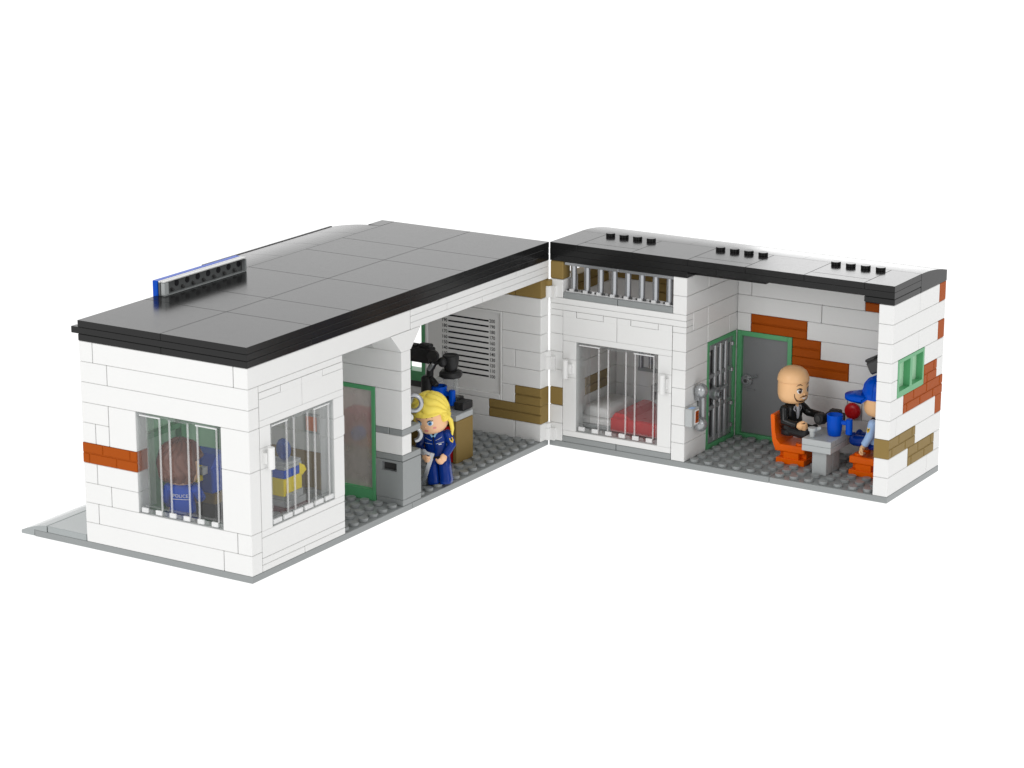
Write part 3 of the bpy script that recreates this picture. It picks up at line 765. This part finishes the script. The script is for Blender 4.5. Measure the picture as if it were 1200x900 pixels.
b = MB(); b.cyl((-33.4, 198.2, 56.6), (-32.8, 196, 56.7), 3.0, BLACKM); b.cyl((-36.7, 201, 56.4), (-33, 198, 56.6), 2.0, BLACKM); b.ell((-30.2, 201, 53), (2.3, 2.3, 2.6), BLACKM); part(b, 'lens', t)
b = MB(); b.tube([(-39.2, 201, 29), (-39.2, 201, 43.5)], 3.4, BLACKM); b.tube([(-38, 201, 43), (-37.6, 201, 48), (-34.6, 200.6, 52.4), (-31.4, 201, 53.4)], [1.9, 1.9, 1.7, 1.6], BLACKM); b.tube([(-37.2, 199.2, 48.4), (-34.4, 198.9, 52)], 1.0, SILVER, 10)
b.box(-44, -34.4, 196, 206, 28.85, 31, BLACKM, .4); b.tube([(-36, 200, 43.6), (-32.5, 199, 41.2)], 1.5, BLACKM); part(b, 'stand', t)
t = thing('coffee_maker', 'clear coffee maker with round black lid on the desk', 'coffee maker', (-24, 203, 28.8))
b = MB(); b.lathe([(0, 49), (3.2, 49), (3.4, 50), (4.0, 52.5), (4.4, 56), (4.2, 57.2), (3.6, 57.4), (3.3, 56.9), (0, 56.9)], (-29, 207, -1.6), BLACKM, 30)
b.lathe([(0, 45.6), (5.6, 45.7), (6.1, 46.2), (6.1, 48.2), (5.5, 48.9), (3.1, 49.2), (0, 49.2)], (-29, 207, -1.6), BLACKM, 8); part(b, 'lid', t)
b = MB(); b.lathe([(2.4, 34), (2.5, 38), (3.4, 41), (5, 44.1)], (-29, 207, 0), CLEARF, 20); b.cyl((-25.5, 206.6, 31), (-25.5, 206.6, 44), 1.6, CLEARF); b.tube([(-36, 203, 41.5), (-32, 203.6, 44)], 1.5, CLEARF); part(b, 'jug', t)
b = MB(); b.box(-23.4, -17.5, 201, 210, 28.85, 33, BLACKM, .4); b.box(-32, -23.4, 206.6, 211, 28.85, 34, BLACKM, .4); part(b, 'base', t)
# red cabinet further back
t = thing('cabinet', 'red cabinet with a blue knob seen through the smoky door', 'cabinet', (-80, 196, 3.2))
b = MB(); b.box(-87.8, -70.5, 192, 206, 3.3, 21, RED); part(b, 'body', t)
b = MB(); b.cyl((-75.3, 192.1, 11), (-75.3, 188.4, 11), 3.8, BLUE); part(b, 'knob', t)
# room behind the end window
t = thing('coffee_machine', 'yellow and blue machine with grey top behind the side window', 'machine', (-48, 88, 3.2))
b = MB(); b.box(-58, -38, 79, 97, 3.25, 6.2, MAROON); b.box(-56, -40, 81, 96, 6.3, 9.4, LGREY); b.box(-54, -41, 82, 95, 9.5, 13, LGREY); b.box(-45, -39.8, 84, 90, 9.5, 12.5, LGREY); part(b, 'base', t)
b = MB(); b.box(-57.5, -41.5, 80, 82, 12, 20.8, YELLOW); b.box(-56, -41, 82, 94, 13.2, 20.8, YELLOW); b.prism([(92, 26.2), (96, 24), (97.5, 21.5), (94, 19.6), (92, 21)], 'x', -46, -40.8, YELLOW); part(b, 'body', t)
b = MB(); b.box(-57, -41, 80, 93, 20.9, 25, BLUE); part(b, 'band', t)
b = MB(); b.box(-57, -41, 80.2, 94, 25.1, 26.6, LGREY); b.box(-52, -41.5, 82, 94, 26.6, 28.2, LGREY); b.cyl((-50, 82.5, 26.5), (-50, 82.5, 29.5), 2.3, CLEARF); part(b, 'top', t)
b = MB(); b.ell((-46.0, 86.5, 33.6), (4.2, 2.2, 5.4), CLEARBLUE); part(b, 'tank', t)
t = thing('printer', 'blue and yellow box machine beyond the brown haired person', 'machine', (-70, 52, 3.2))
b = MB(); b.box(-80, -58, 48, 62, 3.3, 14, DGREY); b.box(-80, -58, 48, 62, 14.1, 19, TAN); part(b, 'base', t)
b = MB(); b.box(-78, -59, 48, 61, 19.1, 31, BLUE, .6); b.prism([(48, 31), (61, 31), (61, 37), (53, 37)], 'x', -76, -60, BLUE); part(b, 'body', t)
b = MB(); b.box(-70.5, -64.5, 43.5, 47.9, 25.2, 32.6, YELLOW); b.box(-64.4, -61.5, 44, 47.9, 29, 32.6, LGREY); part(b, 'tray', t)
t = thing('poster', 'small red and orange framed poster on the partition wall', 'poster', (-53, 119, 37))
b = MB(); b.box(-57.4, -49.2, 119.2, 119.95, 32.4, 41.6, LGREY); part(b, 'frame', t)
b = MB(); b.box(-56.4, -50.2, 119.0, 119.3, 33.4, 40.6, mat('poster_print', (.75, .22, .10), .4), .03); part(b, 'print', t)
# handcuffs hung on the pillar clip
t = thing('handcuffs', 'silver handcuffs hanging on the white pillar beside the blonde woman', 'handcuffs', (-2, 133, 40))
def ring(c, r, a0, a1, n=22, th=1.15, flat=1.0):
    e1 = Vector((.85, .53, 0)); e2 = Vector((0, 0, 1)); q = MB()
    q.tube([Vector(c) + e1 * r * math.cos(R_(a)) + e2 * r * math.sin(R_(a)) for a in [a0 + (a1 - a0) * i / n for i in range(n + 1)]], th, CHROME, 10)
    return q
q = ring((-3.2, 134, 51.4), 4.0, -120, 130); q.cyl((-6.4, 131.4, 49.4), (-5.0, 132, 52.6), 1.2, CHROME); part(q, 'cuff', t)
q = ring((-2.8, 134, 35.8), 3.3, -80, 190); part(q, 'cuff', t)
b = MB(); b.tube([(-4.5, 131.5, 47.5), (-4.2, 131.5, 44)], .9, CHROME); b.cyl((-4.2, 129, 44.5), (-4.2, 133, 44.5), 1.9, WHITE); b.tube([(-4, 131.5, 42), (-3.2, 132.5, 38.6)], .9, CHROME); part(b, 'chain', t)

# ================================================================== toy figures
HP = [(0, 27.0), (4.2, 27.05), (6.0, 27.7), (7.2, 29.2), (7.75, 31.3), (7.85, 34), (7.8, 37.5), (7.6, 40), (6.7, 42.6), (5.0, 44.3), (2.6, 45.1), (0, 45.3)]
def head_r(z):
    for (r0, z0), (r1, z1) in zip(HP[:-1], HP[1:]):
        if z0 <= z <= z1: return r0 + (r1 - r0) * (z - z0) / (z1 - z0 + 1e-9)
    return 5
def hp(y, z, off):        # y in mm along the head's surface, z height
    r = head_r(z); th = y / 7.8
    return ((r + off) * math.cos(th), (r + off) * math.sin(th), z)
def fpatch(b, cy, cz, ry, rz, m, off=.1, rot=0, n=20):
    vs = [hp(cy, cz, off + .02)]; 
    for k in range(n):
        t = 2 * math.pi * k / n; u, v = ry * math.cos(t), rz * math.sin(t)
        vs.append(hp(cy + u * math.cos(rot) - v * math.sin(rot), cz + u * math.sin(rot) + v * math.cos(rot), off))
    b.add(vs, [(0, 1 + k, 1 + (k + 1) % n) for k in range(n)], m, True)
def fstroke(b, pts, wd, m, fn, off=.1):
    P0, W0 = pts, wd; pts, wd = [], []
    for i in range(len(P0) - 1):
        k = max(1, int(math.dist(P0[i], P0[i + 1]) / .5))
        for j in range(k):
            t = j / k; pts.append(tuple(P0[i][a] + (P0[i + 1][a] - P0[i][a]) * t for a in (0, 1)))
            wd.append(W0[i] + (W0[i + 1] - W0[i]) * t if isinstance(W0, list) else W0)
    pts.append(P0[-1]); wd.append(W0[-1] if isinstance(W0, list) else W0)
    n = len(pts); vs = []
    for i, (u, v) in enumerate(pts):
        a = pts[max(i - 1, 0)]; c = pts[min(i + 1, n - 1)]; du, dv = c[0] - a[0], c[1] - a[1]; L = math.hypot(du, dv) or 1
        ww = wd[i] if isinstance(wd, list) else wd
        nu, nv = -dv / L * ww / 2, du / L * ww / 2
        vs += [fn(u + nu, v + nv, off), fn(u - nu, v - nv, off)]
    b.add(vs, [(2 * i, 2 * i + 1, 2 * i + 3, 2 * i + 2) for i in range(n - 1)], m, True)
def face(b, iris, brow, lipm, smile=False, lash=False):
    for sy in (1, -1):
        fpatch(b, 3.0 * sy, 34.6, 1.55, 1.4, WHITEP, .08)
        fpatch(b, 2.8 * sy, 34.5, 1.0, 1.2, iris, .13); fpatch(b, 2.75 * sy, 34.5, .45, .6, BLACKP, .17); fpatch(b, 2.75 * sy - .3, 34.95, .22, .25, WHITEP, .2)
        fstroke(b, [(1.55 * sy, 35.1), (2.2 * sy, 35.75), (3.1 * sy, 35.95), (4.0 * sy, 35.6), (4.7 * sy, 35.2 if not lash else 35.9)], [.2, .4, .5, .45, .15], BLACKP, hp, .16)
        fstroke(b, [(1.4 * sy, 37.2), (2.6 * sy, 37.9), (3.8 * sy, 37.8), (4.8 * sy, 37.1)], [.25, .5, .45, .15], brow, hp, .1)
    b.ell((7.75, 0, 32.6), (.45, .55, .5), SKIN if lipm is BROWNP else SKINL, 12, 8)
def hand(b, p, d, n, m, grip=.9):
    """palm at p, fingers run along d and curl towards n; thumb on the side"""
    T0 = b.T; b.T = Matrix.Translation(Vector(p)) @ Matrix.Scale(1.25, 4) @ Matrix.Translation(-Vector(p))
    p = Vector(p); d = Vector(d).normalized(); n = Vector(n); n = (n - d * n.dot(d)).normalized(); s = d.cross(n)
    M = Matrix((d, s, n)).transposed()
    b.ell(p + d * 1.0, (1.7, 1.75, 1.05), m, 16, 10, rot=M)
    for k, L in ((-1.15, .92), (-.38, 1.06), (.4, 1.0), (1.12, .82)):
        q = p + d * 2.1 + s * k
        b.tube([q, q + d * (.95 * L) + n * (.25 * grip), q + d * (1.35 * L) + n * (1.15 * grip), q + d * (.9 * L) + n * (1.95 * grip)], [.5, .5, .47, .4], m, 8)
    q = p + d * .7 + s * 1.45 * 1
    b.tube([q, q + d * .8 + s * .35 + n * .7, q + d * 1.5 + s * .1 + n * 1.5], [.58, .54, .42], m, 8)
    b.T = T0
def torso_fn(secs):
    def fn(sign):
        def f(y, z, off):
            for a, c in zip(secs[:-1], secs[1:]):
                if a[2] <= z <= c[2]:
                    t = (z - a[2]) / (c[2] - a[2]); cx, rx, ry, nn = [a[i] + (c[i] - a[i]) * t for i in (0, 3, 4, 5)]; break
            else: cx, rx, ry, nn = secs[-1][0], secs[-1][3], secs[-1][4], secs[-1][5]
            return (cx + sign * (rx * max(1 - abs(y / ry) ** nn, 0) ** (1 / nn) + off), y, z)
        return f
    return fn
TOR = [(0, 0, 12.6, 3.5, 6.0, 3.2), (0, 0, 14.5, 3.7, 6.1, 3.2), (0, 0, 19, 3.5, 5.5, 3), (0, 0, 23, 3.6, 5.9, 2.8), (0, 0, 25.2, 3.3, 5.6, 2.6), (0, 0, 26.6, 2.5, 4.2, 2.3), (0, 0, 27.4, 2.2, 2.6, 2)]
def figure(label, loc, az, top, legs, skin, arms, seated=False, head_az=0.0, tilt=0.0, hair=None, face_fn=None, deco=None, shoe=None):
    t = thing('toy_figure', label, 'toy figure', loc, az)
    b = OLD(); b.loft(TOR, top)
    if seated:
        for sy in (1, -1):
            b.tube([(-1.2, 3.0 * sy, 13.0), (3, 3.05 * sy, 13.4), (8, 3.05 * sy, 13.2), (11.5, 3.05 * sy, 13.2), (13, 3.05 * sy, 13.4)], [3.0, 3.0, 2.95, 2.95, 2.6], legs, 18)
            b.ell((12.3, 3.05 * sy, 14.2), (1.9, 2.6, 3.0), shoe or legs, 16, 10)
        b.loft([(0, 0, 10.6, 3.6, 6.1, 3.4), (0, 0, 13.2, 3.7, 6.1, 3.4)], legs)
    else:
        for sy in (1, -1):
            b.loft([(.5, 3.1 * sy, 0, 3.9, 3.1, 3.4), (.5, 3.1 * sy, 1.4, 4.0, 3.15, 3.4), (.2, 3.1 * sy, 2.6, 3.6, 3.05, 3.2), (0, 3.05 * sy, 8, 3.35, 2.95, 3.2), (0, 3.0 * sy, 13.4, 3.45, 3.02, 3.2)], legs)
    for (sh, el, wr, nd, m_arm, badge) in arms:
        sh, el, wr = Vector(sh), Vector(el), Vector(wr)
        b.ell(sh, (2.5, 2.5, 2.6), m_arm, 16, 10)
        b.tube([sh, sh.lerp(el, .5), el, el.lerp(wr, .5), wr], [2.45, 2.35, 2.15, 1.95, 1.95], m_arm, 16)
        dd = (wr - el).normalized()
        b.tube([wr - dd * .3, wr + dd * .9], [1.25, 1.3], skin, 12)
        hand(b, wr + dd * .8, dd if nd[0] is None else nd[0], nd[1], skin)
        if badge:
            q = sh.lerp(el, .45); nn = Vector(badge).normalized(); ax = (el - sh).normalized(); sd = ax.cross(nn)
            c = q + nn * 2.45
            b.add([c + sd * 1.0 - ax * 1.3, c - sd * 1.0 - ax * 1.3, c - sd * 1.0 + ax * .3, c + ax * 1.5, c + sd * 1.0 + ax * .3], [(0, 1, 2, 3, 4)], GOLDP)
            c = c + nn * .06
            b.add([c + sd * .6 - ax * .7, c - sd * .6 - ax * .7, c + ax * .7], [(0, 1, 2)], BLACKP)
    if deco: deco(b, torso_fn(TOR))
    T = Matrix.Translation((0, 0, 27)) @ Matrix.Rotation(head_az, 4, 'Z') @ Matrix.Rotation(tilt, 4, 'Y') @ Matrix.Translation((0, 0, -27))
    b.T = T
    b.lathe(HP, (0, 0, 0), skin, 48)
    if face_fn: face_fn(b)
    o = b.build('body'); o.parent = t
    if hair:
        for nm, fn in hair:
            h = OLD(); h.T = T; fn(h); o = h.build(nm); o.parent = t
    return t
def smooth(x, a, c):
    t = min(max((x - a) / (c - a), 0), 1); return t * t * (3 - 2 * t)
def hair_shell(b, m, R, front_el, half_w, low_el, groove, zc=36.0, sq=1.0):
    def fn(p, th, ph):
        d = Vector((math.cos(ph) * math.cos(th), math.cos(ph) * math.sin(th), math.sin(ph)))
        a = abs((math.degrees(th) + 180) % 360 - 180); e = math.degrees(ph)
        k = R * (1 + sq * .06 * (abs(math.sin(2 * ph)))) + groove(d, th, ph)
        inface = (1 - smooth(a, half_w - 5, half_w + 5)) * (1 - smooth(e, front_el - 6, front_el + 6))
        under = 1 - smooth(e, low_el - 6, low_el + 4)
        k = k * (1 - max(inface, under)) + 5.6 * max(inface, under)
        return Vector((d.x * k, d.y * k, d.z * k * (1.0 + .1 * smooth(d.z, 0, .5))))
    b.ell((-.4, 0, zc), (1, 1, 1), m, 150, 100, fn=fn)

# --- blonde policewoman
def deco_police(b, tf):
    f = tf(1)
    for sy in (1, -1):
        fstroke(b, [(.4 * sy, 24.2), (1.3 * sy, 25.6), (2.3 * sy, 26.4)], .9, SKYP, f, .12)
        fstroke(b, [(1.0 * sy, 22.4), (2.6 * sy, 23.0), (4.2 * sy, 23.9)], .22, SILVP, f, .1)
        fstroke(b, [(1.0 * sy, 20.6), (2.6 * sy, 21.0), (4.9 * sy, 21.2)], .26, SILVP, f, .1)
    fstroke(b, [(2.3, 20.3), (3.7, 20.4)], .55, WHITEP, f, .14)
    fstroke(b, [(0, 26.2), (0, 24.4), (0, 17)], [.9, .7, .15], BLACKP, f, .1)
    fstroke(b, [(-5.2, 13.8), (0, 13.7), (5.2, 13.8)], 1.1, BLACKP, f, .1)
def hair_blonde(b):
    def gr(d, th, ph):
        t = math.atan2(d.z, d.x + .15)
        return 1.2 * abs(math.sin(7.5 * t + 1.2 * abs(d.y) + .5 * math.sin(6 * d.y))) ** .55 - .3 * math.exp(-(d.y / .07) ** 2) * smooth(d.z, .1, .5) * (1 if d.x > -.6 else 0)
    hair_shell(b, HAIRY, 8.6, 7, 64, -22, gr, 36.3)
    for sy in (1, -1):
        b.tube([(-1.5, 8.0 * sy, 33.5), (-1.2, 9.6 * sy, 31.5), (-.8, 9.6 * sy, 27.5), (-.6, 8.7 * sy, 23.6)], [1.3, 1.2, 1.0, .4], HAIRY, 12)
def face_blonde(b):
    face(b, BLUEP, BROWNP, LIPS, lash=True)
    fstroke(b, [(-1.4, 30.4), (-.5, 30.75), (0, 30.6), (.5, 30.75), (1.4, 30.4)], [.1, .5, .45, .5, .1], LIPS, hp, .12)
    fstroke(b, [(-1.1, 30.35), (0, 29.95), (1.1, 30.35)], [.15, .6, .15], LIPS, hp, .13)
    for sy in (1, -1): fpatch(b, 4.6 * sy, 31.6, .9, .6, PINK, .05)
bl = figure('blonde woman in blue police uniform holding a silver bar by the pillar', (-3.6, 158.5, 4.9), R_(-72), UNIB, UNIB, SKINL,
       [((.2, 6.4, 24.2), (1.2, 8.3, 19.2), (5.0, 5.6, 15.4), (None, (0, -1, -.3)), UNIB, (.75, .66, 0)),
        ((.2, -6.4, 24.2), (1.4, -8.2, 19.4), (5.4, -5.6, 16.6), (None, (0, 1, -.3)), NAVY, None)],
       head_az=R_(-12), tilt=R_(13), hair=[('hair', hair_blonde)], face_fn=face_blonde, deco=deco_police)
bl.rotation_euler = (R_(6.5), 0, R_(-72))
t = thing('crowbar', 'silver flat bar held by the blonde woman, its tip on the floor', 'bar', (-5, 151, 5))
b = MB(); b.T = Matrix.Translation((-6.3, 150.2, 12.8)) @ Matrix.Rotation(R_(20), 4, 'Y') @ Matrix.Rotation(R_(30), 4, 'Z')
b.box(-1.15, 1.15, -.5, .5, -8.3, 10, CHROME, .2); b.box(-5, -.9, -.45, .45, 8.2, 9.9, CHROME, .2); b.cyl((-4.4, -.3, 9), (-4.4, .3, 9), 1.7, CHROME); part(b, 'shaft', t)

# --- brown haired officer seen from behind
def deco_back(b, tf):
    f = tf(-1)
    vs, fs = text_mesh('POLICE', 2.3)
    b.add([f(-v[0], 21.6 + v[1], .12) for v in vs], fs, WHITEP)
    fstroke(b, [(-4.4, 20.0), (0, 20.0), (4.4, 20.0)], .28, WHITEP, f, .1)
def hair_brown(b):
    def gr(d, th, ph):
        return .95 * abs(math.sin(7 * th + 1.4 * math.sin(4 * ph))) ** .7 + .25 * math.sin(9 * ph + 3 * math.sin(th))
    hair_shell(b, HAIRB, 10.0, 14, 60, -44, gr, 36.2)
def face_plain(b):
    face(b, BROWNP, BROWNP, LIPS)
    fstroke(b, [(-1.3, 30.6), (0, 30.2), (1.3, 30.6)], [.15, .4, .15], LIPS, hp, .12)
figure('brown haired person in blue POLICE jacket seen from behind through the end window', (-57, 23, 4.9), R_(112), BLUE, NAVY, SKINL,
       [((0, 6.4, 24.2), (.6, 8.2, 19), (3.4, 7.4, 15.4), (None, (0, -1, 0)), BLUE, None), ((0, -6.4, 24.2), (2.2, -8.2, 19.6), (6, -6.4, 18), (None, (0, 1, 0)), BLUE, None)],
       head_az=R_(-58), hair=[('hair', hair_brown)], face_fn=face_plain, deco=deco_back)

# --- bald man, seated
def deco_leather(b, tf):
    f = tf(1)
    fstroke(b, [(0, 25.8), (0, 23.5), (0, 19.0)], [2.6, 2.2, .6], SILVP, f, .1)
    fstroke(b, [(0, 26.4), (0, 25.2)], [2.4, 1.2], SKIN, f, .14)
    for sy in (1, -1):
        fstroke(b, [(1.3 * sy, 26.0), (2.6 * sy, 24.2), (1.5 * sy, 22.8), (.5 * sy, 19)], .24, SILVP, f, .12)
        fstroke(b, [(2.2 * sy, 25.6), (3.2 * sy, 24.4), (2.3 * sy, 23.2)], .35, SILVP, f, .12)
    fstroke(b, [(-5.0, 14.6), (0, 14.4), (5.0, 14.6)], .9, BLACKP, f, .1)
    fpatch_t = [(-.8, 14.5), (.8, 14.5)]
    fstroke(b, fpatch_t, 1.3, SILVP, f, .16)
    fstroke(b, [(-3.8, 15.6), (-2.2, 15.4)], 1.2, SILVP, f, .14)
    fstroke(b, [(-1.9, 15.2), (-.4, 15.1)], .3, RED, f, .15)
def scalp(b):
    b.lathe([(7.9, 38.3), (8.15, 38.5), (8.1, 39.6), (7.65, 41.6), (6.6, 43.5), (4.7, 45.0), (2.4, 45.8), (0, 46.0)], (0, 0, 0), SKIN, 48)
    b.lathe([(7.0, 38.3), (7.98, 38.35)], (0, 0, 0), SKIN, 48)
def face_bald(b):
    face(b, BROWNP, BROWNP, BROWNP)
    fstroke(b, [(5.8, 33.2), (5.5, 31.2), (4.4, 29.6), (2.6, 28.9), (0, 28.9), (-2.6, 28.9), (-4.4, 29.6), (-5.5, 31.2), (-5.8, 33.2)], [.3, .5, .75, 1.0, 1.4, 1.0, .75, .5, .3], BROWNP, hp, .1)
    fstroke(b, [(-2.8, 31.0), (-1.2, 31.7), (0, 31.5), (1.2, 31.7), (2.8, 31.0)], [.2, .6, .5, .6, .2], BROWNP, hp, .1)
    fstroke(b, [(-1.7, 30.8), (0, 30.4), (1.7, 30.8)], [.2, .9, .2], WHITEP, hp, .14)
SEATZ = 14.2 - 10.8
figure('bald bearded man in black leather jacket seated left of the table', (125.0, 288, 7.2), R_(-14), BLACK, BLACKM, SKIN,
       [((0, 6.4, 24.0), (3.2, 9.0, 20.4), (12.6, 8.2, 20.6), (None, (0, -.3, -1)), BLACK, None),
        ((0, -6.4, 24.0), (2.0, -8.6, 18.8), (8.6, -7.0, 17.8), (None, (0, .9, .35)), BLACK, None)],
       seated=True, head_az=R_(-3), hair=[('scalp', scalp)], face_fn=face_bald, deco=deco_leather)
# --- officer in cap, seated on the right
def cap(b):
    b.lathe([(8.3, 36.4), (8.5, 36.8), (8.45, 40), (7.7, 43.6), (5.8, 46.0), (3.2, 47.2), (0, 47.6)], (0, 0, 0), BLUE, 48)
    b.lathe([(7.4, 36.5), (8.3, 36.4)], (0, 0, 0), BLUE, 48)
    for a in (30, 90, 150, 210, 270, 330):
        pts = [(r + .06, z) for r, z in [(8.48, 37), (8.45, 40), (7.7, 43.6), (5.8, 46.0), (3.2, 47.2), (.5, 47.55)]]
        b.tube([(r * math.cos(R_(a)), r * math.sin(R_(a)), z) for r, z in pts], .22, BLUE, 6)
    b.ell((0, 0, 47.6), (.9, .9, .5), BLUE, 12, 8)
def brim(b):
    vs = []; fs = []; n = 24
    for lay in (0, 1):
        for i in range(n + 1):
            t = -1 + 2 * i / n; y = 7.6 * t
            xin = math.sqrt(max(8.0 ** 2 - y * y, 1)); xo = 6.5 + 12.0 * (1 - abs(t) ** 3.2) ** (1 / 2.2) * .98
            zz = 37.4 - .9 * t * t
            vs.append((xin, y, zz + lay * 1.5 + .3)); vs.append((max(xo, xin), y, zz + lay * 2.0 - 2.9))
    N = 2 * (n + 1)
    for i in range(n):
        a = 2 * i
        fs += [(N + a, N + a + 1, N + a + 3, N + a + 2), (a, a + 2, a + 3, a + 1), (a + 1, a + 3, N + a + 3, N + a + 1), (a, N + a, N + a + 2, a + 2)]
    b.add(vs, fs, BLUE, True)
figure('person in blue cap and pale blue shirt seated right of the table', (172.6, 288, 7.0), R_(176), SKYB, UNIB, SKIN,
       [((0, 6.4, 24.0), (.4, 8.3, 18.4), (3.0, 8.6, 13.6), (None, (0, 0, -1)), SKYB, (.25, .97, 0)),
        ((0, -6.4, 24.0), (1.6, -8.4, 18.8), (6.0, -7.6, 14.8), (None, (0, 1, -1)), SKYB, None)],
       seated=True, hair=[('cap', cap), ('cap_brim', brim)], face_fn=face_plain,
       deco=lambda b, tf: (fstroke(b, [(-3, 26.5), (0, 25.4), (3, 26.5)], 1.0, BLACKP, tf(1), .12), b.loft([(0, 0, 25.2, 3.45, 5.75, 2.6), (0, 0, 26.7, 2.6, 4.3, 2.3)], BLACKP)))
